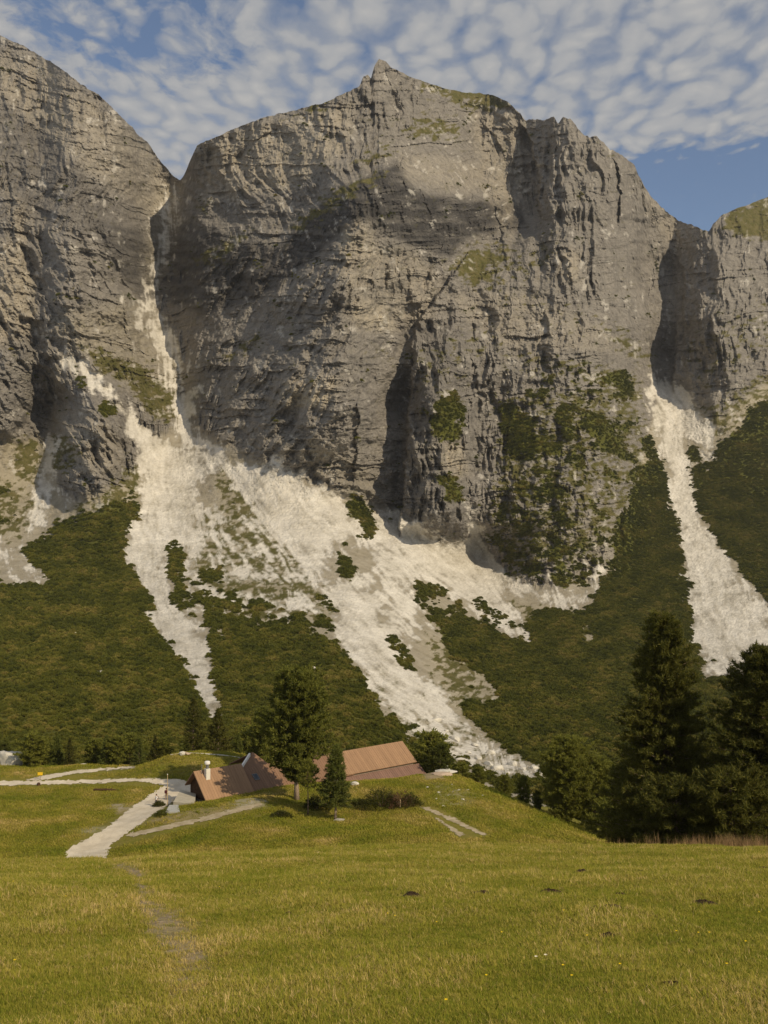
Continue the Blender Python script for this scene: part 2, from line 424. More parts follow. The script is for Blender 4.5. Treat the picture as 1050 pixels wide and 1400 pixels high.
SOIL = [  # trodden footpath and bare patches (photo pixels, strength)
 ([(575, 1052), (606, 1054), (606, 1064), (580, 1067)], 1.0),
 ([(235, 1112), (262, 1106), (335, 1098), (300, 1112), (240, 1124), (190, 1128), (215, 1118)], 0.55),
 ([(148, 1100), (172, 1098), (180, 1108), (160, 1114)], 0.8),
 ([(380, 1120), (440, 1118), (470, 1124), (440, 1132), (390, 1130)], 0.0),
]
PALE = [([(318, 1094), (352, 1090), (370, 1096), (360, 1104), (330, 1106)], 0.9), ([(590, 1066), (640, 1080), (650, 1100), (600, 1100)], 0.35),
        ([(148, 1100), (172, 1098), (176, 1106), (160, 1110)], 0.7), ([(105, 1134), (150, 1128), (150, 1136), (110, 1140)], 0.7)]
FOOT = [(150, 1172, 12, .85), (188, 1196, 15, .85), (198, 1238, 20, .9), (232, 1276, 36, 1.0), (262, 1308, 40, .85), (255, 1345, 55, .6), (240, 1410, 60, .5)]
def foot_mask(px, py):
    o = np.zeros(px.shape); wx_ = px + 9 * fbm(px / 30, py / 18, 3, 90); wy_ = py + 6 * fbm(px / 30, py / 18, 3, 95)
    for (x0, y0, w0, s0), (x1, y1, w1, s1) in zip(FOOT[:-1], FOOT[1:]):
        dx, dy = x1 - x0, y1 - y0; tt = np.clip(((wx_ - x0) * dx + (wy_ - y0) * dy) / (dx * dx + dy * dy), 0, 1)
        d = np.hypot(wx_ - x0 - tt * dx, (wy_ - y0 - tt * dy)); o = np.maximum(o, (s0 + (s1 - s0) * tt) * np.exp(-(d / (w0 + (w1 - w0) * tt)) ** 2))
    return o * np.clip(1.0 + 0.9 * fbm(px / 14, py / 7, 3, 98), 0.2, 1.25)
def px_mask(px, py, lst, wob=4.0, seed=60):
    wx = px + wob * fbm(px / 22.0, py / 14.0, 3, seed); wy = py + wob * 0.6 * fbm(px / 22.0, py / 14.0, 3, seed + 5)
    o = np.zeros(px.shape)
    for poly, s in lst: o = np.maximum(o, in_poly(wx, wy, poly) * s)
    return o

yy = np.concatenate([np.linspace(-30, 5, 16)[:-1], np.linspace(5, 60, 190)[:-1], np.linspace(60, 110, 60)[:-1], np.linspace(110, 186, 230)[:-1], np.linspace(186, 222, 24)])
uu = np.linspace(-1, 1, 300)
YG, UG = np.meshgrid(yy, uu, indexing='ij')
XG = UG * (16 + 0.52 * np.maximum(YG, 0))
ZG = ground(XG, YG)
pxg, pyg = to_px(XG, YG, ZG)
soil = np.clip(np.maximum(blur(px_mask(pxg, pyg, SOIL), 1, 1), 1.15 * foot_mask(pxg, pyg) * (YG < 75)), 0, 1); pale = blur(px_mask(pxg, pyg, PALE), 1, 1)
nr, nc = XG.shape
idx = np.arange(nr * nc).reshape(nr, nc)
quads = np.stack([idx[:-1, :-1], idx[:-1, 1:], idx[1:, 1:], idx[1:, :-1]], -1).reshape(-1, 4)
me = mesh_np('meadow', np.stack([XG, YG, ZG], -1).reshape(-1, 3), quads, M_MEADOW, True,
             {'soil': np.stack([soil, pale], -1).reshape(-1, 2)})
tag(link('meadow', me), 'grassy meadow falling away to the hut and its knoll', kind='structure')

# gravel roads: fine sheets lying just above the turf, outlined in the photograph and dropped on to the ground
def road(name, polys, x0, x1, y0, y1, step, label, lift=0.05, mat=M_GRAVEL):
    xs = np.arange(x0, x1, step); ys = np.arange(y0, y1, step)
    Xr, Yr = np.meshgrid(xs, ys, indexing='xy')
    Zr = ground(Xr, Yr); a, b = to_px(Xr, Yr, Zr)
    wob = 1.7
    a2 = a + wob * fbm(Xr / 1.3, Yr / 1.3, 4, 71) * 2; b2 = b + wob * fbm(Xr / 1.5, Yr / 1.5, 3, 77)
    a2 = a2 + rng.normal(size=a.shape) * 1.1; b2 = b2 + rng.normal(size=a.shape) * 0.5
    m = np.zeros(Xr.shape, bool)
    for p in polys: m |= in_poly(a2, b2, p)
    ii = np.arange(Xr.size).reshape(Xr.shape)
    fm = m[:-1, :-1] & m[1:, :-1] & m[:-1, 1:] & m[1:, 1:]
    q = np.stack([ii[:-1, :-1][fm], ii[:-1, 1:][fm], ii[1:, 1:][fm], ii[1:, :-1][fm]], -1)
    used, inv = np.unique(q, return_inverse=True)
    V = np.stack([Xr.ravel(), Yr.ravel(), Zr.ravel() + lift], -1)[used]
    me = mesh_np(name, V, inv.reshape(-1, 4), mat, True)
    return tag(link(name, me), label, kind='structure')
road('gravel_road', [[(86, 1180), (90, 1162), (115, 1148), (140, 1135), (165, 1115), (185, 1100), (205, 1086), (222, 1074), (190, 1069), (140, 1071), (80, 1073), (0, 1075), (-70, 1076), (-70, 1066), (0, 1067.5), (80, 1066.5), (140, 1065.5), (200, 1063), (240, 1065), (266, 1069), (262, 1085), (245, 1092), (225, 1105), (205, 1118), (190, 1130), (172, 1142), (152, 1156), (146, 1180)]],
     -82, -12, 122, 174, 0.22, 'pale gravel road forking below the hut')
M_TRACK = material('beige_track', lambda t, b: (t.link(t.mix(t.rmp(t.noise(geopos(t), 0.8, 6.0, 0.7), 0.35, 0.65), (0.31, 0.25, 0.15), (0.50, 0.43, 0.31)), b.inputs['Base Color']), None)[1], 0.95, 0.05)
road('dirt_track', [[(168, 1143), (178, 1138), (215, 1130.5), (265, 1119.5), (320, 1105), (345, 1099), (362, 1098), (358, 1103), (330, 1110), (280, 1124), (230, 1135), (180, 1145)]],
     -52, -12, 126, 150, 0.2, 'beige dirt track climbing from the road fork along the bank', 0.056, M_TRACK)
road('gravel_lane', [[(30, 1067), (60, 1060), (110, 1052), (160, 1048.5), (190, 1047.5), (186, 1050.5), (150, 1053.5), (100, 1059), (62, 1067)]],
     -72, -38, 160, 186, 0.2, 'narrow gravel lane branching off behind the road')
road('wheel_track', [[(568, 1102), (586, 1104), (620, 1118), (668, 1142), (660, 1144), (615, 1123), (590, 1111)], [(590, 1116), (598, 1118), (637, 1141), (628, 1145), (605, 1128)]],
     2, 18, 122, 148, 0.16, 'two pale wheel ruts running down the knoll', 0.04, M_TRACK)

# ------------------------------------------------------------------ the mountain wall: a sheet built column by column from slope angles
SKYL = [(-120, 22), (-60, 36), (0, 50), (30, 62), (60, 80), (85, 95), (110, 115), (135, 130), (160, 155), (185, 180), (205, 200), (222, 225), (238, 243), (246, 246), (252, 240), (262, 215), (270, 198), (290, 190), (330, 172), (365, 160), (400, 152), (440, 142), (470, 128), (492, 118), (497, 106), (503, 102), (507, 108), (512, 90), (518, 80), (526, 84), (535, 92), (560, 105), (590, 116), (630, 126), (675, 130), (695, 140), (712, 158), (718, 166), (725, 163), (745, 165), (757, 160), (763, 168), (770, 160), (778, 162), (790, 178), (805, 190), (815, 187), (822, 192), (835, 206), (850, 212), (868, 226), (873, 242), (885, 262), (905, 285), (925, 300), (940, 308), (955, 312), (968, 318), (975, 308), (985, 296), (1000, 288), (1020, 281), (1040, 273), (1060, 266), (1180, 240)]
NCOL, NROW = 890, 780
cpx = np.linspace(-110, 1160, NCOL)
sk = np.interp(cpx, [a for a, _ in SKYL], [b for _, b in SKYL])
jag = fbm(cpx / 14.0, cpx * 0, 4, 3, 0.6) * 4.0 + np.maximum(0, ridged(cpx / 23.0, cpx * 0 + 3, 3, 9) - 0.55) * -7
jag *= np.interp(cpx, [0, 60, 230, 260, 480, 560, 700, 720, 940, 980, 1000], [0.5, .6, .8, .5, .6, .5, .4, 1.3, .8, .7, .3])
pbot = box1(box1(np.interp(cpx, [-110, 500, 640, 1160], [1105, 1105, 1170, 1170]), 40, 0), 40, 0)
vv = np.linspace(0, 1, NROW)[:, None]
PX = np.broadcast_to(cpx[None], (NROW, NCOL)).copy()
sk_s = box1(box1(sk, 22, 0), 22, 0)
PY = pbot[None] + (sk_s - pbot)[None] * vv + (sk + jag - sk_s)[None] * vv ** 7
Bm, Tm = proj(PX, PY)

wx = PX + 5 * fbm(PX / 26, PY / 26, 4, 20); wy = PY + 5 * fbm(PX / 26, PY / 26, 4, 25)
def field(lst, r):
    o = np.zeros(PX.shape, np.float32)
    for poly, s in lst: o = np.maximum(o, in_poly(wx, wy, poly).astype(np.float32) * s)
    return blur(o, r)
SCREE = [
 ([(52, 458), (70, 465), (115, 500), (150, 528), (190, 575), (235, 605), (290, 640), (270, 660), (195, 625), (180, 600), (165, 565), (130, 530), (90, 500)], .95),
 ([(190, 605), (240, 612), (262, 650), (275, 700), (270, 760), (240, 735), (226, 790), (245, 830), (285, 870), (294, 930), (300, 972), (340, 996), (352, 1015), (296, 996), (276, 975), (262, 935), (245, 900), (215, 860), (198, 850), (210, 820), (185, 790), (168, 765), (170, 730), (185, 700), (195, 660)], .97),
 ([(220, 488), (235, 500), (248, 532), (276, 526), (268, 552), (255, 580), (300, 615), (340, 640), (330, 655), (280, 625), (240, 595), (240, 560), (235, 530)], 1),
 ([(330, 640), (375, 640), (420, 655), (470, 685), (500, 735), (475, 745), (440, 745), (455, 790), (440, 780), (400, 755), (375, 730), (350, 700), (320, 660)], 1),
 ([(270, 690), (350, 700), (400, 750), (455, 790), (455, 830), (400, 850), (330, 850), (290, 850), (255, 830), (240, 760)], .42),
 ([(500, 690), (540, 700), (600, 735), (660, 758), (720, 800), (790, 822), (760, 830), (720, 812), (690, 802), (700, 850), (728, 880), (700, 865), (650, 845), (630, 815), (600, 800), (560, 800), (580, 850), (560, 880), (520, 860), (520, 790), (505, 745)], .74),
 ([(540, 700), (610, 740), (665, 765), (700, 795), (640, 790), (580, 770), (540, 740)], 1),
 ([(640, 800), (680, 815), (712, 850), (728, 880), (700, 862), (665, 850), (650, 825)], .9),
 ([(455, 780), (520, 785), (530, 860), (560, 900), (590, 940), (620, 960), (640, 1000), (700, 1040), (745, 1050), (740, 1070), (680, 1065), (620, 1040), (580, 1012), (545, 988), (510, 960), (500, 930), (470, 890), (450, 860)], .60),
 ([(450, 800), (500, 800), (520, 860), (560, 920), (580, 960), (545, 975), (505, 930), (470, 885)], .95),
 ([(888, 520), (915, 513), (940, 545), (965, 570), (980, 610), (972, 640), (955, 600), (940, 590), (945, 640), (955, 700), (990, 760), (1060, 850), (1170, 950), (1170, 990), (1060, 905), (1000, 905), (950, 885), (935, 790), (920, 700), (905, 620), (885, 560)], .95),
 ([(828, 735), (836, 735), (826, 790), (800, 822), (768, 834), (780, 815), (805, 795), (820, 765)], .95),
 ([(757, 745), (764, 745), (762, 780), (756, 808), (748, 808), (756, 780)], .85),
 ([(62, 580), (72, 600), (78, 660), (58, 722), (25, 722), (45, 685), (58, 640)], .72),
 ([(72, 650), (85, 655), (100, 690), (80, 690)], .6),
 ([(-110, 690), (0, 735), (25, 745), (88, 792), (70, 802), (0, 790), (-110, 770)], .36),
 ([(195, 398), (210, 393), (208, 420), (238, 462), (262, 500), (245, 532), (225, 490), (205, 465), (180, 440), (165, 415)], .45),
 ([(228, 240), (252, 250), (247, 300), (228, 350), (208, 400), (196, 400), (212, 345), (225, 300)], .5),
 ([(198, 385), (206, 385), (216, 420), (240, 462), (236, 490), (222, 480)], .97), ([(228, 300), (240, 300), (232, 345), (214, 385), (203, 395), (214, 350)], .9),
 ([(648, 695), (665, 740), (692, 792), (660, 768), (632, 745)], 1),
 ([(778, 880), (830, 898), (870, 928), (840, 928), (800, 908)], .55),
 ([(380, 600), (395, 640), (420, 660), (370, 650)], .7),
 ([(945, 885), (1010, 890), (1000, 940), (950, 930)], .45),
 ([(0, 1020), (25, 1025), (28, 1045), (-30, 1050), (-30, 1025)], .9),
]
SHRUB = [
 ([(-130, 790), (0, 800), (75, 806), (30, 755), (60, 728), (110, 705), (150, 692), (185, 680), (190, 700), (172, 730), (168, 770), (190, 795), (210, 825), (198, 850), (220, 870), (250, 905), (265, 940), (285, 980), (330, 1010), (330, 1180), (-130, 1180)], 1.0),
 ([(-110, 640), (0, 660), (30, 720), (-110, 700)], .25),
 ([(285, 870), (340, 858), (400, 856), (450, 872), (470, 895), (500, 935), (510, 965), (545, 990), (560, 1010), (600, 1180), (330, 1180), (300, 985), (292, 930)], .97),
 ([(230, 780), (300, 800), (360, 830), (450, 850), (450, 875), (340, 862), (285, 870), (250, 830)], .45),
 ([(600, 860), (640, 850), (690, 870), (730, 890), (720, 850), (740, 830), (800, 840), (790, 870), (860, 915), (900, 920), (960, 930), (1170, 935), (1170, 1180), (780, 1180), (745, 1050), (700, 1030), (650, 990), (625, 955), (690, 960), (660, 920), (620, 900)], .98),
 ([(560, 990), (620, 1030), (680, 1060), (760, 1065), (780, 1180), (560, 1180)], .6),
 ([(886, 590), (905, 640), (920, 700), (935, 790), (950, 880), (960, 940), (870, 930), (830, 890), (800, 850), (805, 822), (832, 790), (842, 740), (855, 690), (880, 650)], 1.0),
 ([(1170, 470), (1060, 535), (1000, 590), (978, 615), (975, 650), (955, 630), (945, 600), (940, 600), (950, 690), (985, 745), (1060, 835), (1170, 920)], 1.0),
 ([(690, 560), (740, 510), (800, 500), (870, 520), (880, 600), (880, 640), (850, 690), (840, 740), (820, 780), (770, 800), (720, 790), (690, 770), (670, 720), (690, 650)], .22),
 ([(690, 550), (715, 555), (730, 600), (755, 600), (770, 620), (740, 630), (700, 630), (688, 600)], .9),
 ([(780, 550), (810, 560), (850, 590), (860, 620), (830, 620), (800, 590)], .75),
 ([(760, 570), (785, 570), (800, 620), (775, 610)], .7), ([(830, 505), (865, 515), (865, 540), (840, 525)], .85),
 ([(665, 690), (720, 690), (740, 640), (770, 650), (765, 700), (800, 740), (820, 790), (770, 805), (700, 795), (680, 760)], .45),
 ([(572, 565), (600, 545), (622, 532), (632, 560), (628, 605), (598, 605)], .8), ([(595, 640), (625, 655), (636, 690), (610, 690)], .8),
 ([(470, 688), (495, 680), (512, 700), (516, 742), (500, 735)], .97), ([(455, 745), (470, 752), (484, 788), (470, 788)], .97),
 ([(222, 745), (245, 745), (250, 790), (232, 795)], .8), ([(226, 808), (240, 812), (238, 835), (228, 828)], .9), ([(275, 780), (305, 775), (300, 800), (280, 805)], .7),
 ([(640, 815), (690, 840), (715, 865), (690, 858), (655, 838)], .75), ([(525, 865), (545, 875), (565, 918), (545, 910)], .8), ([(430, 815), (455, 820), (450, 835), (435, 832)], .7),
 ([(560, 790), (600, 800), (650, 850), (690, 870), (620, 895), (600, 860), (570, 830)], .5),
 ([(95, 505), (115, 508), (118, 525), (100, 530)], .7), ([(130, 545), (150, 550), (160, 570), (145, 570)], .6),
]
GRASS = [
 ([(108, 468), (150, 480), (200, 500), (242, 545), (242, 580), (210, 575), (180, 530), (140, 510)], .80),
 ([(12, 612), (55, 598), (52, 652), (30, 665)], .85), ([(65, 600), (80, 590), (110, 610), (90, 650), (72, 640)], .75),
 ([(90, 700), (130, 680), (188, 620), (195, 672), (165, 702), (110, 715)], .62), ([(-110, 640), (0, 650), (60, 690), (30, 740), (-110, 720)], .55),
 ([(612, 362), (650, 340), (692, 333), (705, 345), (665, 365), (692, 382), (640, 388)], .9), ([(690, 372), (740, 330), (770, 345), (720, 380)], .5), ([(600, 470), (640, 450), (700, 460), (690, 480), (610, 490)], .3), ([(840, 440), (900, 490), (880, 500), (830, 460)], .55),
 ([(545, 178), (580, 155), (622, 165), (632, 192), (590, 192)], .66), ([(475, 225), (510, 200), (545, 190), (520, 225)], .6),
 ([(555, 106), (600, 116), (685, 130), (700, 145), (690, 152), (640, 146), (600, 130)], .85),
 ([(390, 310), (470, 252), (525, 228), (520, 248), (470, 278), (415, 318)], .6), ([(250, 365), (330, 315), (350, 312), (300, 358)], .7),
 ([(385, 160), (450, 138), (470, 132), (440, 155)], .6), ([(318, 205), (345, 195), (340, 208)], .6), ([(262, 290), (290, 270), (285, 300)], .5),
 ([(980, 302), (1010, 285), (1170, 230), (1170, 330), (1030, 328), (1000, 320)], .97),
 ([(295, 495), (360, 450), (375, 452), (320, 495)], .6), ([(380, 480), (420, 470), (400, 510)], .2),
 ([(285, 635), (330, 660), (352, 700), (395, 745), (350, 725), (310, 685)], .72), ([(260, 690), (350, 700), (400, 750), (440, 800), (450, 850), (300, 850), (260, 820)], .62),
 ([(700, 478), (770, 490), (880, 515), (880, 540), (800, 520), (720, 510)], .5), ([(930, 580), (960, 560), (1060, 500), (1060, 540), (990, 600), (975, 600)], .5),
 ([(680, 540), (880, 520), (890, 640), (840, 740), (700, 790), (670, 720)], .5), ([(560, 480), (640, 470), (640, 540), (580, 560)], .25),
 ([(580, 870), (640, 890), (680, 960), (640, 985), (600, 940)], .6), ([(690, 820), (800, 842), (860, 915), (780, 880), (720, 850)], .55),
 ([(470, 860), (600, 960), (740, 1060), (700, 1070), (600, 1030), (500, 950)], .42), ([(190, 420), (240, 470), (230, 490), (180, 440)], .1),
 ([(930, 470), (1060, 400), (1060, 470), (960, 540)], .3), ([(640, 330), (880, 470), (860, 490), (640, 390)], .16), ([(820, 205), (845, 212), (835, 220)], .7), ([(505, 470), (540, 470), (530, 520)], .3),
]
DARK = [  # dark rock bands, with shade of the cliff walls painted into them
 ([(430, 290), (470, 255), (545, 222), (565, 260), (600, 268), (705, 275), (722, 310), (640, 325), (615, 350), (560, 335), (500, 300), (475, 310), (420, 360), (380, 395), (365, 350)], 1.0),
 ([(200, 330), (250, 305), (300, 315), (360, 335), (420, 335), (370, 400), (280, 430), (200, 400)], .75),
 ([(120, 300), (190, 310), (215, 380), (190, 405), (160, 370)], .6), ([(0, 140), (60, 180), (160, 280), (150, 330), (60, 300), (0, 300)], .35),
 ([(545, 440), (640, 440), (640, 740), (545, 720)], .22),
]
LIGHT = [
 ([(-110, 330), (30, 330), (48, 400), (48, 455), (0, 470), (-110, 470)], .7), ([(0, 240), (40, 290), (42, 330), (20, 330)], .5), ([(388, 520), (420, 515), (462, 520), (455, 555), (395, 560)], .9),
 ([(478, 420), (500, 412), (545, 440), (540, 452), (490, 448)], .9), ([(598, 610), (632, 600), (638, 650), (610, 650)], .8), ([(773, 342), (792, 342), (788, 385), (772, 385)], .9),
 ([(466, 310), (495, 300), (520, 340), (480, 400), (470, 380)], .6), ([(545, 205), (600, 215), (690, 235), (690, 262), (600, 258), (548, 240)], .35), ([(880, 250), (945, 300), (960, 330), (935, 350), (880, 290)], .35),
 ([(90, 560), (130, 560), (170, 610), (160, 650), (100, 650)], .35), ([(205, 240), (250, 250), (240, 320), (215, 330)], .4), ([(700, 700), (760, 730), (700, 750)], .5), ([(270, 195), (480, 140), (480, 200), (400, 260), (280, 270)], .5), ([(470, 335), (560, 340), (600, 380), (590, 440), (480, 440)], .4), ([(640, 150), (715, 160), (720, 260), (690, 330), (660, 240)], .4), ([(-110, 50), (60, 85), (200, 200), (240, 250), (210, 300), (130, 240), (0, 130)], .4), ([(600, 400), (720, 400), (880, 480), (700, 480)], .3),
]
nz1 = fbm(PX / 9.0, PY / 6.0, 5, 101, 0.62); nz2 = fbm(PX / 9.0, PY / 7.0, 5, 111, 0.62)
th1 = np.clip(0.5 + 1.25 * nz1, 0.04, 0.96); th2 = np.clip(0.5 + 0.7 * nz2 + 0.95 * fbm(PX / 26.0, PY / 22.0, 3, 117), 0.04, 0.96)
th3 = np.clip(0.5 + 1.25 * fbm(PX / 13.0 + PY / 40, PY / 7.0, 5, 121, 0.62), 0.04, 0.96)
f_scree = field(SCREE, 7); f_shrub = field(SHRUB, 4); f_grass = field(GRASS, 6)
# rills of debris run down the fans
shear = np.interp(PX, [120, 230, 330, 450, 650, 760, 830, 950, 1100], [0.0, 0.12, 0.55, 0.75, 1.0, 0.6, 0.2, 0.3, 0.4])
flow = PX - shear * (PY - 700) + 16 * fbm(PX / 70, PY / 60, 3, 139)
rill = fbm(flow / 9.0, PY / 60.0, 5, 131, 0.62)
patch = fbm(PX / 34.0, PY / 22.0, 3, 136, 0.55)
th_s = np.clip(0.5 + 0.75 * rill + 0.70 * patch + 0.55 * nz1, .03, .97)
scree = sstep(-0.20, 0.14, f_scree - th_s)
shrub = sstep(-0.06, 0.04, f_shrub - th2) * (1 - scree * 0.999 * (f_scree > f_shrub * 0.8))
grass = sstep(-0.12, 0.10, f_grass - th3)
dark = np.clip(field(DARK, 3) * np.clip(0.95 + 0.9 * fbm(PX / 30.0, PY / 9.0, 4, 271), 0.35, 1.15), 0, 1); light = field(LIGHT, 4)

# steepness above the line of sight, row by row
CB = [(-110, 620), (0, 600), (60, 600), (85, 690), (180, 660), (195, 615), (250, 575), (300, 605), (370, 640), (480, 680), (540, 700), (600, 740), (660, 750), (700, 795), (760, 805), (830, 790), (850, 735), (885, 600), (905, 520), (940, 540), (975, 580), (1050, 520), (1160, 450)]
cb = np.interp(cpx, [a for a, _ in CB], [b for _, b in CB])
cb = box1(box1(cb, 7, 0), 7, 0)[None]
g = np.interp(PY, [500, 600, 700, 800, 900, 1000, 1170], [0.75, 0.65, 0.42, 0.27, 0.19, 0.155, 0.14])
rockz = sstep(12, -12, PY - cb)
gr_rock = np.clip(1.3 + 1.1 * fbm(PX / 70, PY / 38, 3, 141), 0.65, 2.2)
gr_rock = np.where(in_poly(PX, PY, [(670, 640), (890, 600), (880, 640), (850, 740), (830, 800), (690, 800)]), 0.8, gr_rock)
for poly, val in [([(195, 240), (255, 245), (225, 400), (265, 500), (260, 580), (180, 560), (60, 480), (60, 450), (180, 520), (170, 410)], .72),
                  ([(108, 468), (242, 545), (242, 580), (180, 540)], .7), ([(610, 365), (700, 330), (700, 385), (640, 390)], .6), ([(545, 180), (620, 160), (630, 192), (550, 200)], .6),
                  ([(560, 100), (700, 135), (690, 155), (600, 135)], .55), ([(390, 310), (525, 228), (520, 250), (415, 320)], .7), ([(980, 302), (1170, 230), (1170, 330), (1000, 325)], .6)]:
    gr_rock = np.where(in_poly(PX, PY, poly), val, gr_rock)
g = g * (1 - rockz) + gr_rock * rockz
g = blur(g, 6, 9)
lnY = np.zeros((NROW, NCOL))
lnY[0] = np.log(188.0)
dT = np.diff(Tm, axis=0)
lnY[1:] = lnY[0][None] + np.cumsum(dT / g[1:], 0)
lnY = blur(lnY, 2, 8)
YM = np.exp(lnY)

# relief, in metres towards the viewer
rel = np.zeros_like(YM)
def seg_dist(line):
    d = np.full(PX.shape, 1e9)
    for (x0, y0), (x1, y1) in zip(line[:-1], line[1:]):
        dx, dy = x1 - x0, y1 - y0
        tt = np.clip(((PX - x0) * dx + (PY - y0) * dy) / (dx * dx + dy * dy), 0, 1)
        d = np.minimum(d, np.hypot(PX - x0 - tt * dx, PY - y0 - tt * dy))
    return d
# the large forms: buttresses (+), gullies and recessed faces (-)
FORM = [(-110, 40, 20), (0, 60, 20), (120, 128, 15), (200, 205, 0), (246, 252, -70), (272, 205, -20), (400, 158, 0), (518, 92, 25), (600, 122, 5), (700, 146, 0), (716, 172, -30), (770, 168, 28), (870, 238, 18), (930, 308, -25), (985, 302, 22), (1050, 280, -20), (1160, 250, -20),
 (-110, 300, 60), (20, 300, 75), (110, 290, 50), (165, 330, 5), (212, 388, -85), (232, 320, -75), (270, 320, -45), (350, 300, -10), (420, 310, 10), (478, 290, 100), (500, 210, 50), (560, 300, 70), (640, 285, 45), (700, 300, -5), (724, 285, -40), (760, 300, 32), (840, 330, 28), (912, 370, -65), (962, 350, 45), (1050, 350, 10), (1160, 350, 0),
 (-110, 440, 60), (20, 440, 75), (90, 430, 45), (170, 425, -5), (218, 440, -80), (270, 420, -50), (350, 420, 0), (430, 410, 62), (500, 430, 75), (560, 380, 45), (548, 450, 15), (610, 400, 50), (605, 460, 80), (680, 410, 75), (780, 430, 62), (870, 450, 20), (912, 470, -55), (962, 450, 42), (1050, 450, 10), (1160, 440, 0),
 (-110, 560, 40), (20, 560, 62), (66, 560, -25), (130, 570, 52), (185, 555, -5), (250, 555, -55), (300, 550, 0), (400, 560, 45), (500, 560, 55), (544, 560, -15), (592, 560, 95), (660, 560, 60), (760, 580, 70), (850, 580, 40), (905, 560, -22), (980, 560, 18), (1160, 540, 0),
 (130, 655, 42), (60, 660, -10), (220, 640, -20), (300, 640, 0), (450, 675, 0), (600, 700, 62), (545, 700, -5), (660, 762, 0), (760, 750, 22), (850, 700, 20), (930, 650, -12), (1050, 640, 0)] + [(x, 800, 0) for x in range(-110, 1200, 90)] + [(x, 900, 0) for x in range(-110, 1200, 180)]
FM = np.array(FORM, float); fx = FM[:, :2] / 100.0; nF = len(FM)
KF = np.zeros((nF + 3, nF + 3)); KF[:nF, :nF] = tps(((fx[:, None] - fx[None]) ** 2).sum(-1)) + np.eye(nF) * 0.02; KF[:nF, nF:] = np.c_[np.ones(nF), fx]; KF[nF:, :nF] = KF[:nF, nF:].T
sF = np.linalg.solve(KF, np.r_[FM[:, 2], 0, 0, 0])
gxs = np.arange(-120, 1180, 10.0); gys = np.arange(0, 1190, 10.0); GXm, GYm = np.meshgrid(gxs, gys)
fg = sF[nF] + sF[nF + 1] * GXm / 100 + sF[nF + 2] * GYm / 100
for i in range(nF): fg = fg + sF[i] * tps((GXm / 100 - fx[i, 0]) ** 2 + (GYm / 100 - fx[i, 1]) ** 2)
# uneven edges: look the form up at wobbling places
qx = (PX + 14 * fbm(PX / 45, PY / 60, 4, 155, .55) + 120) / 10; qy = (PY + 12 * fbm(PX / 45, PY / 45, 4, 158, .55)) / 10
qx = np.clip(qx, 0, len(gxs) - 1.001); qy = np.clip(qy, 0, len(gys) - 1.001); ix = qx.astype(int); iy = qy.astype(int); ax_ = qx - ix; ay_ = qy - iy
rel += 1.4 * sstep(830, 730, PY) * ((fg[iy, ix] * (1 - ax_) + fg[iy, ix + 1] * ax_) * (1 - ay_) + (fg[iy + 1, ix] * (1 - ax_) + fg[iy + 1, ix + 1] * ax_) * ay_)
for line, wd, A in [
    ([(248, 240), (226, 330), (205, 400), (215, 440), (245, 520), (255, 585)], 15, -16), ([(925, 300), (915, 400), (906, 520)], 14, -20),
    ([(58, 462), (120, 510), (190, 590)], 14, -12), ([(66, 500), (64, 600)], 12, -10), ([(552, 470), (545, 680)], 10, -16),
    ([(722, 180), (728, 280), (700, 330)], 12, -16), ([(843, 220), (842, 300)], 10, -12), ([(690, 300), (640, 400), (655, 520), (648, 640)], 9, -9),
    ([(360, 395), (320, 480), (290, 560)], 12, -12), ([(470, 400), (420, 500), (395, 600)], 10, -9), ([(520, 460), (500, 560)], 8, -8),
    ([(780, 480), (760, 600), (750, 740)], 10, -9), ([(830, 500), (835, 620), (840, 720)], 10, -9), ([(30, 300), (45, 420), (50, 560)], 9, -9), ([(110, 330), (130, 420)], 8, -7)]:
    d = seg_dist(line); rel += A * np.exp(-(d / wd) ** 2)
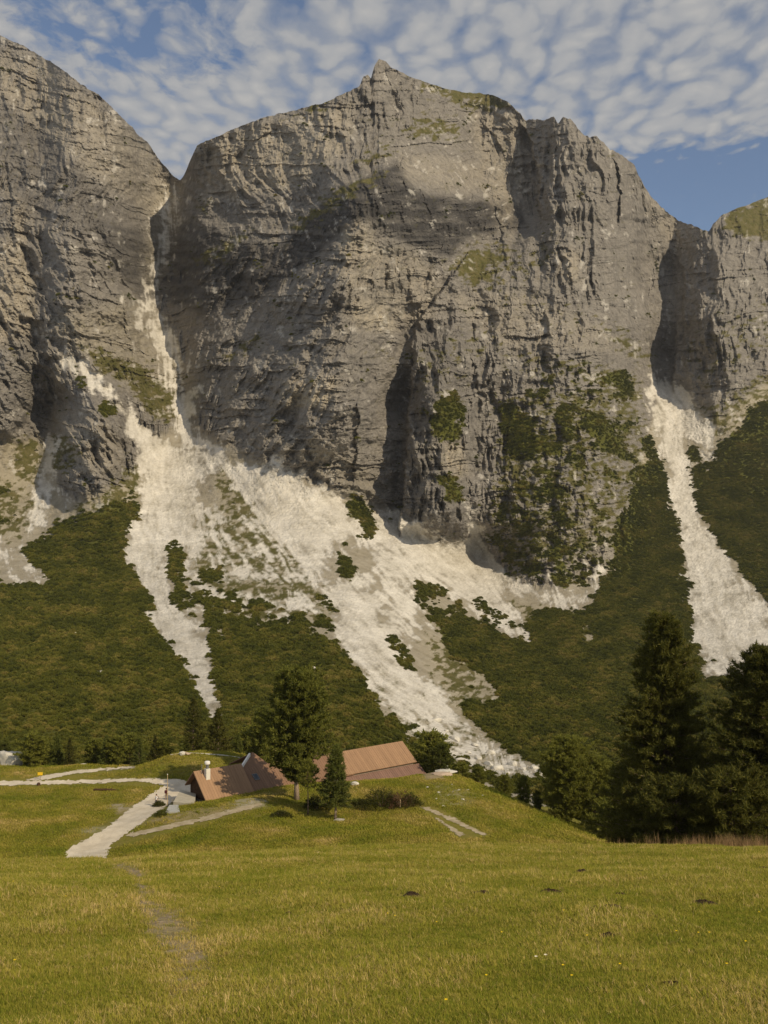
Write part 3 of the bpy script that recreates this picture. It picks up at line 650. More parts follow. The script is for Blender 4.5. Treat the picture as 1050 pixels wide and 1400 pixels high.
# sharp left-facing edges: the right side stands proud
nzx = 9 * fbm(PX / 30, PY / 22, 5, 151, 0.6)
for line, A, dec, *sf in [
    ([(540, 215), (490, 270), (470, 305), (430, 350), (385, 405)], 30, 160, 55),
    ([(648, 335), (612, 385), (572, 440)], 20, 120), ([(566, 440), (566, 480), (560, 540), (556, 600), (552, 660), (546, 720)], 46, 110), ([(712, 165), (728, 200), (736, 240), (738, 285)], 60, 80),
    ([(838, 212), (849, 250), (846, 300)], 30, 45), ([(918, 340), (935, 370), (935, 410), (922, 460), (918, 520)], 34, 55), ([(852, 690), (850, 740)], 14, 24),
    ([(488, 535), (490, 580), (482, 650)], 11, 34), ([(418, 585), (420, 612)], 6, 20), ([(645, 430), (648, 500), (640, 570)], 8, 26), ([(12, 235), (18, 320)], 9, 40), ([(58, 390), (62, 480)], 10, 30),
    ([(499, 105), (500, 150), (495, 215)], 11, 30), ([(980, 455), (988, 505)], 11, 25), ([(655, 160), (670, 180), (690, 215)], 9, 26), ([(676, 280), (690, 345)], 10, 30), ([(548, 205), (556, 260)], 8, 50),
    ([(575, 250), (590, 300)], 6, 40), ([(880, 250), (882, 310)], 6, 20), ([(170, 400), (172, 450)], 7, 24),
    ([(760, 165), (764, 215)], 7, 20), ([(700, 560), (690, 640), (700, 720)], 6, 30), ([(780, 340), (775, 400)], 5, 30), ([(850, 400), (870, 440)], 7, 26), ([(950, 400), (962, 480)], 7, 24), ([(610, 450), (600, 520)], 6, 24),
    ([(575, 600), (580, 700)], 7, 24), ([(595, 660), (600, 730)], 6, 24), ([(690, 420), (700, 470)], 4, 30), ([(330, 400), (322, 470)], 5, 26), ([(380, 360), (376, 430)], 6, 26), ([(270, 330), (262, 420)], 5, 30)]:
    L = np.array(line); ys = L[:, 1]; o = np.argsort(ys)
    xl = np.interp(PY, ys[o], L[o, 0])
    s = PX + nzx - xl
    fade = sstep(ys.min() - 10, ys.min() + 0.30 * (ys.max() - ys.min()), PY) * sstep(ys.max() + 20, ys.max() - 6, PY)
    if sf: s = s - sf[0] * 0.5; rel += A * blur(fade, 6) * np.exp(-np.maximum(s, 0) / dec) * np.clip((s + sf[0]) / sf[0], 0, 1) ** 1.2
    else: rel += A * fade * np.where(s > 0, np.exp(-np.maximum(s, 0) / dec), 0) * sstep(-2.0, 2.5, s)

rel += field([DARK[0]], 6) * 26 * np.clip((340 - PY) / 100, 0, 1) + field([DARK[2]], 6) * 16 * np.clip((400 - PY) / 90, 0, 1)
rock_w = blur(np.clip(1 - scree - shrub * 0.6, 0, 1) * rockz, 1)
lean_r = np.interp(PX, [0, 170, 240, 300, 460, 560, 1050], [-0.5, -0.5, 0.25, 0.6, 0.5, 0.05, 0.0])
lean_r = lean_r * np.interp(PX + 0 * PY, [150, 250], [1, 1]) * sstep(230, 330, PY)
wpx = PX + lean_r * (PY - 400) + 9 * fbm(PX / 40, PY / 40, 3, 161); wpy = PY + 7 * fbm(PX / 45, PY / 30, 3, 166)
big_r = ridged(wpx / 105.0, wpy / 170.0, 2, 168) - 0.6
rib = ridged(wpx / 38.0, wpy / 120.0, 3, 171) - 0.6
rib2 = ridged(wpx / 14.0, wpy / 42.0, 3, 181) - 0.6
crag = fbm(PX / 24.0, PY / 20.0, 5, 191, 0.6)
# beds: uneven steps that follow the dip of each face
dip = np.interp(PX, [0, 200, 260, 500, 1050], [-0.30, -0.32, 0.10, 0.03, 0.06])
hh = wpy + dip * (PX - 200) + 4 * fbm(PX / 70, PY / 30, 2, 201)
def saw(h, per, seed):
    q = h / per + 0.8 * perlin(h / per / 2.3, h * 0 + seed, seed)
    fr = q - np.floor(q); return fr ** 1.6
amp_b = np.clip(0.40 + 1.5 * fbm(PX / 55, PY / 26, 4, 211), 0.0, 1.5)
amp_r = np.clip(0.8 + 1.3 * fbm(PX / 90, PY / 70, 3, 216), 0.25, 1.7)
amp_r = amp_r + field([([(712, 150), (880, 235), (930, 330), (900, 470), (720, 360)], .9), ([(940, 300), (1060, 300), (1060, 500), (950, 520)], .8), ([(470, 90), (560, 100), (560, 200), (470, 220)], .7), ([(560, 440), (690, 420), (680, 740), (560, 720)], .6)], 10)
beds = (saw(hh, 5.2, 1) - 0.4) * 1.8 + (saw(hh, 17.0, 5) - 0.4) * 5.0
rel += rock_w * (14 * big_r + amp_r * (18 * rib + 10.5 * rib2) + 11 * crag + amp_b * beds + 6 * amp_b * (saw(hh + 9 * fbm(PX / 60, PY / 40, 3, 226), 53.0, 9) - 0.4) + 3.2 * fbm(PX / 5.0, PY / 5.0, 4, 221, 0.7))
soft = 1 - rock_w
rel += soft * (YM / 700.0) * (3.0 * fbm(PX / 55, PY / 30, 4, 231) + 0.9 * fbm(PX / 6.0, PY / 4.0, 4, 241, 0.65))
rel += scree * (YM / 800.0) * (0.5 * rill + 2.2 * patch + 1.0 * nz1 + 0.8 * fbm(PX / 3.0, PY / 2.5, 2, 251))
YM = YM - rel
# front sheet plus a back that falls away behind the crest
back = []
for kf, dz in ((1.012, -0.002), (1.05, -0.03), (1.16, -0.16), (1.35, -0.42)):
    yb = YM[-1] * kf; back.append((Bm[-1] * yb, yb, Tm[-1] * YM[-1] + dz * YM[-1]))
VX = np.vstack([Bm * YM] + [b[0][None] for b in back]); VY = np.vstack([YM] + [b[1][None] for b in back]); VZ = np.vstack([Tm * YM] + [b[2][None] for b in back])
def ext(a): return np.vstack([a] + [a[-1:]] * len(back))
shelf = field([([(165, 410), (212, 415), (268, 515), (262, 580), (225, 575), (100, 470), (70, 440)], .6), ([(215, 250), (250, 250), (240, 320), (208, 400), (196, 395)], .6), ([(375, 600), (420, 640), (480, 680), (540, 690), (500, 640), (440, 600)], .35), ([(60, 500), (90, 500), (80, 620), (50, 640)], .5), ([(740, 720), (850, 700), (830, 800), (760, 800)], .4)], 5) * np.clip(0.8 + nz1, 0, 1.3)
brown = np.clip(blur(f_grass, 5) * 0.6 * (1 - rock_w) + shelf, 0, 1)
tone = np.clip(0.30 + 1.1 * rill + 0.9 * patch + 0.5 * nz1 + 0.7 * fbm(PX / 3.0, PY / 2.2, 3, 261, .7), 0, 1)
cover = np.stack([ext(scree), ext(shrub), ext(grass), ext(tone)], -1).reshape(-1, 4)
stain_shade = np.stack([ext(dark), ext(light), ext(np.clip(brown + (1 - rockz) * (1 - scree) * .8, 0, 1))], -1).reshape(-1, 3)
VM = np.stack([VX, VY, VZ], -1).reshape(-1, 3)
R2 = VX.shape[0]
ii = np.arange(R2 * NCOL).reshape(R2, NCOL)
Q = np.stack([ii[:-1, :-1], ii[:-1, 1:], ii[1:, 1:], ii[1:, :-1]], -1).reshape(-1, 4)
cls_sc = cover[Q, 0].mean(1) > 0.5; cls_sh = (cover[Q, 1].mean(1) > 0.5) & ~cls_sc
for nm, sel, lab in [('mountain', ~cls_sc & ~cls_sh, 'banded grey limestone mountain wall with a pointed summit'),
                     ('scree_slope', cls_sc, 'white scree chutes and debris fans below the cliffs'),
                     ('green_slope', cls_sh, 'green slopes under the cliffs grown over with dwarf pine')]:
    used, inv = np.unique(Q[sel], return_inverse=True)
    me = mesh_np(nm, VM[used], inv.reshape(-1, 4), M_MOUNT, False, {'cover': cover[used], 'stain_shade': stain_shade[used]})
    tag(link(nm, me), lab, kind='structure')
def on_mountain(px, py):
    c = int(np.argmin(abs(cpx - px))); r = int(np.argmin(abs(PY[:, c] - py)))
    return Vector((float(VX[r, c]), float(VY[r, c]), float(VZ[r, c])))

# ------------------------------------------------------------------ scattering (only for what nobody could count)
def shard_cloud(name, centers, dirs, length, width, mat, n_extra=None, seed=0):
    """thin leaf-like triangles at centers, pointing along dirs"""
    r = np.random.default_rng(seed)
    c = np.asarray(centers); d = np.asarray(dirs); n = len(c)
    d = d / np.linalg.norm(d, axis=1, keepdims=True)
    a = np.cross(d, r.normal(size=(n, 3))); a /= np.linalg.norm(a, axis=1, keepdims=True) + 1e-9
    L = (np.asarray(length) * np.ones(n))[:, None]; W = (np.asarray(width) * np.ones(n))[:, None]
    V = np.stack([c - a * W * .5, c + a * W * .5, c + d * L], 1).reshape(-1, 3)
    return mesh_np(name, V, np.arange(3 * n).reshape(-1, 3), mat)
def scatter(name, label, cat, P, scale, yaw, kindi, tint, protos, tilt=None):
    coll = bpy.data.collections.new(name + '_shapes')
    for i, pm in enumerate(protos):
        o = bpy.data.objects.new('%s_shape_%02d' % (name, i), pm); coll.objects.link(o)
    me = bpy.data.meshes.new(name); me.vertices.add(len(P)); me.vertices.foreach_set('co', np.asarray(P, np.float32).ravel())
    for an, av, ty in (('size', scale, 'FLOAT'), ('yaw', yaw, 'FLOAT'), ('shape', kindi, 'INT'), ('tint', tint, 'FLOAT')):
        at = me.attributes.new(an, ty, 'POINT'); at.data.foreach_set('value', np.asarray(av, np.int32 if ty == 'INT' else np.float32))
    o = link(name, me)
    ng = bpy.data.node_groups.new(name, 'GeometryNodeTree')
    ng.interface.new_socket('Geometry', in_out='INPUT', socket_type='NodeSocketGeometry')
    ng.interface.new_socket('Geometry', in_out='OUTPUT', socket_type='NodeSocketGeometry')
    N = ng.nodes; Lk = ng.links
    gi = N.new('NodeGroupInput'); go = N.new('NodeGroupOutput'); ip = N.new('GeometryNodeInstanceOnPoints')
    ci = N.new('GeometryNodeCollectionInfo'); ci.inputs[0].default_value = coll; ci.inputs[1].default_value = True; ci.inputs[2].default_value = True
    def attr(nm, ty):
        a = N.new('GeometryNodeInputNamedAttribute'); a.data_type = ty; a.inputs[0].default_value = nm; return a.outputs[0]
    cx = N.new('ShaderNodeCombineXYZ'); Lk.new(attr('yaw', 'FLOAT'), cx.inputs[2])
    Lk.new(gi.outputs[0], ip.inputs['Points']); Lk.new(ci.outputs[0], ip.inputs['Instance'])
    ip.inputs['Pick Instance'].default_value = True
    Lk.new(attr('shape', 'INT'), ip.inputs['Instance Index']); Lk.new(cx.outputs[0], ip.inputs['Rotation']); Lk.new(attr('size', 'FLOAT'), ip.inputs['Scale'])
    Lk.new(ip.outputs[0], go.inputs[0])
    md = o.modifiers.new('scatter', 'NODES'); md.node_group = ng
    return tag(o, label, cat, kind='stuff')
def m_tinted(name, stops, rough=0.85, trans=0.0):
    def fn(t, b):
        a = t.n('ShaderNodeAttribute', attribute_type='INSTANCER', attribute_name='tint').outputs['Fac']
        r = t.n('ShaderNodeValToRGB', ins={0: a}); cr = r.color_ramp
        while len(cr.elements) < len(stops): cr.elements.new(0.5)
        for e, (p, c) in zip(cr.elements, stops): e.position = p; e.color = (*c, 1)
        n = t.noise(objco(t), 2.5, 2.0)
        c = t.mix(t.math('MULTIPLY', t.rmp(n, 0.4, 0.7), 0.4), r.outputs[0], (0.5, 0.5, 0.5), 'OVERLAY')
        t.link(r.outputs[0], b.inputs['Base Color'])
        if trans:
            tr = t.n('ShaderNodeBsdfTranslucent'); t.link(r.outputs[0], tr.inputs[0])
            mx = t.n('ShaderNodeMixShader', ins={0: trans}); out = [n_ for n_ in t.t.nodes if n_.type == 'OUTPUT_MATERIAL'][0]
            t.link(b.outputs[0], mx.inputs[1]); t.link(tr.outputs[0], mx.inputs[2]); t.link(mx.outputs[0], out.inputs[0])
    return material(name, fn, rough, 0.1)
M_THICK = m_tinted('dwarf_pine_thicket', [(0, (0.068, 0.078, 0.013)), (0.5, (0.110, 0.115, 0.018)), (0.85, (0.16, 0.152, 0.028)), (1.0, (0.22, 0.185, 0.045))])
# dwarf pine clump: a low mound of upward shoots (unit width about 1)
def thicket_proto(i):
    r = np.random.default_rng(300 + i); n = 420
    a = r.random(n) * 2 * np.pi; q = np.sqrt(r.random(n)); lob = 0.42 + 0.10 * np.sin(a * 3 + i) + 0.06 * np.sin(a * 5 + 2 * i)
    x = np.cos(a) * q * lob; y = np.sin(a) * q * lob; z = 0.30 * (1 - q ** 2.2) + 0.05 * r.random(n) + 0.06 * np.sin(x * 14 + i) * np.sin(y * 13)
    d = np.stack([x * 1.3, y * 1.3, 0.30 + 0.5 * r.random(n)], 1) + r.normal(size=(n, 3)) * 0.22
    return shard_cloud('clump', np.stack([x, y, np.maximum(z - 0.05, -0.05)], 1), d, 0.13 + 0.12 * r.random(n), 0.07 + 0.05 * r.random(n), M_THICK, seed=i)
A4 = VM.reshape(R2, NCOL, 3)[:NROW]
e1 = A4[1:, :-1] - A4[:-1, :-1]; e2 = A4[:-1, 1:] - A4[:-1, :-1]
cr_ = np.cross(e2, e1); area = np.hypot(cr_[..., 0], cr_[..., 1]) * 0 + np.linalg.norm(cr_, axis=-1)
horiz = np.abs(cr_[..., 2]) / (area + 1e-9)
wgt = np.minimum(area, 14.0) * shrub[:-1, :-1] * np.clip(horiz * 1.4, 0.25, 1.0) * (PY[:-1, :-1] < 1100)
shrub_p = np.clip(sstep(-0.30, 0.10, f_shrub - th2) ** 1.6, 0, 1) * (1 - 0.62 * scree) * sstep(0.03, 0.40, blur(f_shrub, 3))
wgt = np.minimum(area, 14.0) * np.maximum(shrub, shrub_p)[:-1, :-1] * np.clip(horiz * 1.4, 0.25, 1.0) * (PY[:-1, :-1] < 1100)
dens_n = 0.75 + 0.5 * fbm(PX / 20, PY / 9, 4, 401)[:-1, :-1]
wgt = (wgt * np.clip(dens_n, .3, 1.2)).ravel()
NS = int(min(95000, wgt.sum() / 2.6))
pick = rng.choice(len(wgt), NS, p=wgt / wgt.sum())
rr, cc = np.divmod(pick, NCOL - 1)
fu = rng.random((NS, 1)); fv = rng.random((NS, 1))
Pp = A4[rr, cc] + e2[rr, cc] * fu + e1[rr, cc] * fv
szs = (1.5 + 2.9 * rng.random(NS) ** 2.2) * np.clip(A4[rr, cc, 1] / 420, 0.8, 1.25)
tn = np.clip(0.48 + 1.0 * fbm(PX / 40, PY / 18, 3, 411)[rr, cc] + 0.22 * rng.normal(size=NS), 0, 1)
scatter('dwarf_pine_thicket', 'dark green dwarf pine covering the lower slopes', 'dwarf pine', Pp, szs, rng.random(NS) * 6.28, rng.integers(0, 4, NS), tn, [thicket_proto(i) for i in range(4)])
print('thicket', NS)

# ---- grass of the near meadow
M_GRASS = m_tinted('grass_blades', [(0, (0.18, 0.212, 0.022)), (0.38, (0.31, 0.295, 0.037)), (0.68, (0.44, 0.355, 0.080)), (1.0, (0.68, 0.51, 0.22))], 0.8, 0.3)
def tuft_proto(i, n, hgt, spread, wid, lean):
    r = np.random.default_rng(500 + i)
    a = r.random(n) * 6.283; q = np.sqrt(r.random(n)) * spread
    base = np.stack([np.cos(a) * q, np.sin(a) * q, np.zeros(n) - 0.01], 1)
    h = hgt * (0.45 + 0.75 * r.random(n)); la = r.random(n) * 6.283; ln = h * lean * (0.3 + r.random(n))
    mid = base + np.stack([np.cos(la) * ln * .35, np.sin(la) * ln * .35, h * .6], 1)
    tip = base + np.stack([np.cos(la) * ln, np.sin(la) * ln, h], 1)
    sd = np.stack([-np.sin(la), np.cos(la), 0 * la], 1) * (wid * (0.7 + 0.6 * r.random(n)))[:, None]
    V = np.stack([base - sd, base + sd, mid + sd * .7, mid - sd * .7, tip], 1).reshape(-1, 3)
    k = np.arange(n)[:, None] * 5
    Fq = np.concatenate([k + np.array([[0, 1, 2]]), k + np.array([[0, 2, 3]]), k + np.array([[3, 2, 4]])])
    return mesh_np('tuft', V, Fq, M_GRASS)
protos = [tuft_proto(i, 34, 0.046, 0.15, 0.0038, 1.2) for i in range(4)] + [tuft_proto(10 + i, 14, 0.085, 0.10, 0.0034, 0.9) for i in range(2)] + [tuft_proto(20, 3, 0.19, 0.06, 0.0022, 0.7)]
NG = 200000
d0, d1 = 5.5, 76.0
dd = d0 * (d1 / d0) ** (rng.random(NG) ** 0.88)
gx = (rng.random(NG) * 2 - 1) * (0.46 * dd + 0.6)
gz_ = ground(gx, dd)
gpx, gpy = to_px(gx, dd, gz_)
gs = np.clip(foot_mask(gpx, gpy), 0, 1)
keep = rng.random(NG) > np.minimum(gs * 1.05, .94)
gx, dd, gz_, gs = gx[keep], dd[keep], gz_[keep], gs[keep]; NG = len(gx)
pt1 = fbm(gx / 2.2, dd / 3.0, 4, 420); pt2 = fbm(gx / 9.0, dd / 9.0, 3, 425)
tint = np.clip(0.36 + 0.38 * pt1 + 0.20 * pt2 + 0.27 * rng.normal(size=NG) + 0.30 * gs, 0, 1)
rk = rng.random(NG)
kind = np.where(rk < 0.86, rng.integers(0, 4, NG), np.where(rk < 0.975, rng.integers(4, 6, NG), 6))
tint = np.where(kind == 6, np.clip(tint + 0.35, 0, 1), tint)
size = (0.75 + 0.55 * rng.random(NG)) * np.clip((dd / 13.0) ** 0.5, 0.85, 1.9) * np.clip(1 + 0.8 * pt1, .6, 1.5) * (1 - 0.45 * gs)
scatter('meadow_grass', 'short green and straw coloured grass of the near meadow', 'grass', np.stack([gx, dd, gz_], 1), size, rng.random(NG) * 6.28, kind, tint, protos)
# coarser grass on the knoll and valley floor
NK = 60000
ky = 112 + 74 * rng.random(NK); kx = (rng.random(NK) * 2 - 1) * 0.45 * ky
kz = ground(kx, ky); kpx, kpy = to_px(kx, ky, kz)
bare = px_mask(kpx, kpy, SOIL + PALE + [([(86, 1180), (90, 1158), (185, 1098), (222, 1076), (140, 1073), (-70, 1078), (-70, 1064), (140, 1063), (266, 1066), (262, 1088), (205, 1122), (178, 1138), (345, 1096), (367, 1097), (350, 1108), (150, 1162), (148, 1180)], 1.0), ([(566, 1100), (600, 1104), (672, 1144), (626, 1148), (586, 1116)], 1.0), ([(30, 1068), (60, 1058), (190, 1046), (186, 1052), (62, 1068)], 1.0)], 1.0)
hutk = ((kx + 28.6) * .776 + (ky - 150) * .63, (kx + 28.6) * .63 - (ky - 150) * .776)
inside = (hutk[0] > -1) & (hutk[0] < 43) & (abs(hutk[1]) < 4.2)
keep = (rng.random(NK) > bare) & ~inside
kx, ky, kz = kx[keep], ky[keep], kz[keep]; NK = len(kx)
kt = np.clip(0.40 + 0.8 * fbm(kx / 7, ky / 7, 4, 430) + 0.12 * rng.normal(size=NK), 0, 1)
scatter('hill_grass', 'grass of the knoll and the valley floor round the hut', 'grass', np.stack([kx, ky, kz], 1), 2.2 + 1.4 * rng.random(NK), rng.random(NK) * 6.28, rng.integers(0, 4, NK), kt,
        [tuft_proto(40 + i, 16, 0.075, 0.20, 0.012, 0.9) for i in range(4)])

# ------------------------------------------------------------------ trees
def conifer_meshes(name, H, R, prof, h0, nb, per, seed, needle=0.42, nwid=0.085, droop=-0.05, up=0.45, tufts=10, leaf=None, bark=None, trunk_r=None, gaps=0.0, lean=(0, 0)):
    """a trunk with limbs, and a crown of needle tufts set along the limbs"""
    r = np.random.default_rng(seed)
    trunk_r = trunk_r or H * 0.018
    mb = MB()
    tp = [Vector((lean[0] * q * q * H + 0.05 * H * 0.1 * math.sin(q * 7 + seed), lean[1] * q * q * H, H * q * 0.97 - 0.25 * (q == 0))) for q in np.linspace(0, 1, 9)]
    mb.tube(tp, [trunk_r * (1.25 if i == 0 else 1) * (1 - 0.93 * (i / 8)) + 0.01 for i in range(9)], 8)
    cen = []; dr = []; ln = []
    for i in range(nb):
        q = h0 + (0.985 - h0) * ((i + r.random()) / nb) ** 0.9
        az = i * 2.399963 + r.normal() * 0.35
        sc_ = float(np.interp(q, [p[0] for p in prof], [p[1] for p in prof]))
        lobe = 1 + 0.16 * math.sin(az * 2 + q * 9 + seed) + 0.12 * math.sin(az * 3 - q * 14)
        Lb = R * sc_ * lobe * (0.62 + 0.5 * r.random())
        if r.random() < gaps: Lb *= 0.45
        if Lb < 0.12: Lb = 0.12
        base = Vector((lean[0] * q * q * H, lean[1] * q * q * H, q * H))
        d0 = Vector((math.cos(az), math.sin(az), droop + 0.25 * (q - 0.5) + 0.12 * r.normal()))
        pts = []
        for s_ in (0, .35, .7, 1.0):
            pts.append(base + d0 * (Lb * s_) + Vector((0, 0, up * Lb * s_ * s_ * 0.6)))
        mb.tube(pts, [max(0.012, trunk_r * 0.30 * (1 - q * .7)) * k for k in (1, .75, .45, .15)], 4)
        npb = max(3, int(per * Lb / R * 1.2) + 2)
        for k in range(npb):
            s_ = 0.30 + 0.72 * (k + r.random()) / npb
            j = min(2, int(s_ / .35)); f = min(1.15, (s_ - (0, .35, .7)[j]) / (.35, .35, .3)[j])
            p = pts[j] + (pts[j + 1] - pts[j]) * f
            side = 0.30 * Lb * (1.05 - s_) * r.normal() + 0.10 * r.normal()
            p = p + Vector((-math.sin(az), math.cos(az), 0)) * side + Vector((0, 0, 0.10 * r.normal() * needle * 2))
            ax = Vector((math.cos(az), math.sin(az), 0)) * 0.6 + Vector((0, 0, up + 0.35))
            cen.append(np.repeat([[p.x, p.y, p.z]], tufts, 0) + r.normal(size=(tufts, 3)) * needle * 0.16)
            dr.append(np.repeat([[ax.x, ax.y, ax.z]], tufts, 0) + r.normal(size=(tufts, 3)) * 0.75)
            ln.append(needle * (0.5 + 0.5 * r.random(tufts)))
    # leader
    for k in range(6):
        p = np.array([[tp[-1].x, tp[-1].y, H * (0.93 + 0.012 * k)]])
        cen.append(np.repeat(p, tufts, 0)); dr.append(np.repeat([[0, 0, 1.0]], tufts, 0) + r.normal(size=(tufts, 3)) * 0.5); ln.append(needle * (0.6 + 0.6 * r.random(tufts)))
    cen = np.concatenate(cen); dr = np.concatenate(dr); ln = np.concatenate(ln)
    crown = shard_cloud(name + '_crown', cen, dr, ln, nwid * (0.7 + 0.6 * r.random(len(ln))), leaf or M_PINE, seed=seed)
    me = bpy.data.meshes.new(name + '_trunk'); me.from_pydata(mb.v, [], mb.f)
    me.polygons.foreach_set('use_smooth', [True] * len(me.polygons)); me.materials.append(bark or M_BARK)
    return me, crown
def plant(name, loc, meshes, label, cat='tree', group=None, rz=0.0, scale=1.0):
    e = empty(name, loc, rz); e.scale = (scale,) * 3 if not isinstance(scale, tuple) else scale
    link('trunk', meshes[0], e); link('crown', meshes[1], e)
    return tag(e, label, cat, group)
STONE_PINE = [(0, .75), (.12, .95), (.3, 1.0), (.5, .82), (.7, .58), (.85, .42), (.95, .28), (1, .1)]
OVOID = [(0, .55), (.2, .8), (.4, 1.0), (.65, .95), (.82, .75), (.93, .5), (1, .2)]
CONE = [(0, 1.0), (.15, .95), (.4, .72), (.7, .4), (.9, .16), (1, .03)]
def height_to(px, py_top, loc):
    _, t_ = proj(px, py_top); return float(t_) * loc.y - loc.z
def tree(name, px, d, top, width_px, prof, label, nb, per, seed, sink=0.1, **kw):
    g = kw.pop('group', None); cat = kw.pop('cat', 'tree')
    loc = on_ground(px, d); loc.z -= sink
    H = height_to(px, top, loc); R = width_px / 2 / F * d * 1.05
    return plant(name, loc, conifer_meshes(name, H, R, prof, kw.pop('h0', .06), nb, per, seed, **kw), label, cat, g)
# the dark pair on the right, with younger pines between and around them
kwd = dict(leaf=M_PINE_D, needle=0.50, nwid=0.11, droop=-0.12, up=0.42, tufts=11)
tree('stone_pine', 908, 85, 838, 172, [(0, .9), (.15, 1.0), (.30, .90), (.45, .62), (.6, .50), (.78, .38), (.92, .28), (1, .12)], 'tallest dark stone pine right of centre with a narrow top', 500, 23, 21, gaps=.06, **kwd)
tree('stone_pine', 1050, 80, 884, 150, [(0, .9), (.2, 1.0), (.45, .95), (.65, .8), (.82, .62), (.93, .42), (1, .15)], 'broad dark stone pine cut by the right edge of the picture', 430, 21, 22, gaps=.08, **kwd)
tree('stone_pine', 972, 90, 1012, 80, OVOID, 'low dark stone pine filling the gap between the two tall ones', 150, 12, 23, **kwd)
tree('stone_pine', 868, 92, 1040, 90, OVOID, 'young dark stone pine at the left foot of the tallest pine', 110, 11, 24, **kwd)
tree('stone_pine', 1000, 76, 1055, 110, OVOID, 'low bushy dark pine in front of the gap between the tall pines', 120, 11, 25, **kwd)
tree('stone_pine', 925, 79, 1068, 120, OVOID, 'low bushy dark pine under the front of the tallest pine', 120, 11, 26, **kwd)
# the sunlit pair beyond the crest
tree('stone_pine', 776, 151, 1009, 70, OVOID, 'dense bright green stone pine beyond the meadow crest', 330, 17, 31, needle=.5, nwid=.12, leaf=M_PINE, up=.5)
tree('stone_pine', 812, 152, 1034, 66, OVOID, 'smaller yellowish pine leaning on the bright green stone pine', 230, 15, 32, needle=.5, nwid=.12, leaf=M_PINE, up=.5)
tree('stone_pine', 836, 143, 1096, 50, OVOID, 'low rounded pine between the bright pair and the dark pines', 100, 10, 33, needle=.5, nwid=.12, leaf=M_PINE, up=.5)
# trees at the hut
tree('stone_pine', 406, 147, 917, 82, [(0, .2), (.18, .4), (.30, .95), (.45, 1.0), (.68, .98), (.85, .85), (.94, .62), (1, .3)], 'big stone pine with bare lower limbs in front of the hut roof', 380, 17, 41, h0=.15, gaps=.10, needle=.62, nwid=.17, leaf=M_PINE, up=.5, tufts=13, bark=M_BARK_P)
tree('stone_pine', 361, 168, 968, 46, OVOID, 'slender stone pine at the left of the big pine by the hut', 130, 10, 42, h0=.1, needle=.6, nwid=.15, leaf=M_PINE)
tree('spruce', 459, 138, 1019, 52, [(0, .9), (.15, 1.0), (.4, .8), (.7, .5), (.9, .25), (1, .05)], 'small conical pine on a bare stem on the knoll', 210, 13, 43, h0=.20, needle=.42, nwid=.10, leaf=M_SPRUCE, droop=-.1, up=.35, bark=M_BARK_P, trunk_r=.17)
tree('pine_sapling', 421, 139.5, 1040, 34, [(0, .3), (.3, 1.0), (.7, .9), (1, .3)], 'thin sapling with a flat tuft of needles before the hut', 46, 7, 44, h0=.50, needle=.42, nwid=.10, leaf=M_PINE, trunk_r=.09)

# the row of conifers along the far edge of the valley meadow
far_sp = [conifer_meshes('far_spruce', 9.0, 2.3, CONE, .05, 90, 8, 60 + i, needle=.55, nwid=.17, leaf=(M_PINE_D, M_SPRUCE, M_PINE_D)[i], droop=-.12, up=.35, tufts=8) for i in range(3)]
far_rd = [conifer_meshes('far_round', 8.0, 2.8, OVOID, .08, 90, 9, 70 + i, needle=.6, nwid=.2, leaf=(M_PINE, M_LEAFY)[i % 2], up=.5, tufts=8) for i in range(3)]
GRP = 'conifers along the far edge of the valley meadow'
ROW = [(-38, 1012, 0), (3, 1016, 1), (44, 1004, 1), (56, 1010, 1), (79, 1008, 0), (95, 1010, 0), (128, 1012, 1), (145, 1006, 0), (160, 1008, 1), (177, 1004, 1), (190, 1010, 0), (212, 1006, 0), (222, 1010, 1),
       (326, 1003, 0), (341, 996, 1), (355, 986, 0)]
names = {0: 'spruce', 1: 'stone_pine'}
ordw = ['leftmost', 'second from the left', 'third from the left', 'fourth from the left', 'fifth from the left', 'sixth from the left', 'seventh from the left', 'eighth from the left', 'ninth from the left', 'tenth from the left', 'eleventh from the left', 'twelfth from the left', 'thirteenth from the left']
vis = 0
for i, (px, top, k) in enumerate(ROW):
    d = (182 if px < 240 else 184) + 2.5 * math.sin(i * 2.3)
    loc = on_ground(px, d); loc.z -= 0.2
    H = height_to(px, top, loc)
    ms = (far_sp, far_rd)[k][i % 3]; base_h = (9.0, 8.0)[k]
    sh_ = 'pointed' if k == 0 else 'rounded'
    if px < 240:
        lab = 'small %s tree behind the left meadow, %s in the row' % (sh_, ordw[i])
    else:
        lab = {264: 'tall thin spruce behind the grassy bank left of the hut', 298: 'broad dark spruce behind the grassy bank', 326: 'short spruce just right of the broad dark spruce', 341: 'rounded pine behind the white gable of the hut', 355: 'spruce half hidden behind the slender pine at the hut'}[px]
    sc_ = H / base_h; wd = {264: .62, 298: 1.0, 44: 1.4}.get(px, 1.15)
    plant(names[k], loc, ms, lab, 'tree', GRP if px < 240 else None, rz=i * 1.7, scale=(sc_ * wd, sc_ * wd, sc_))
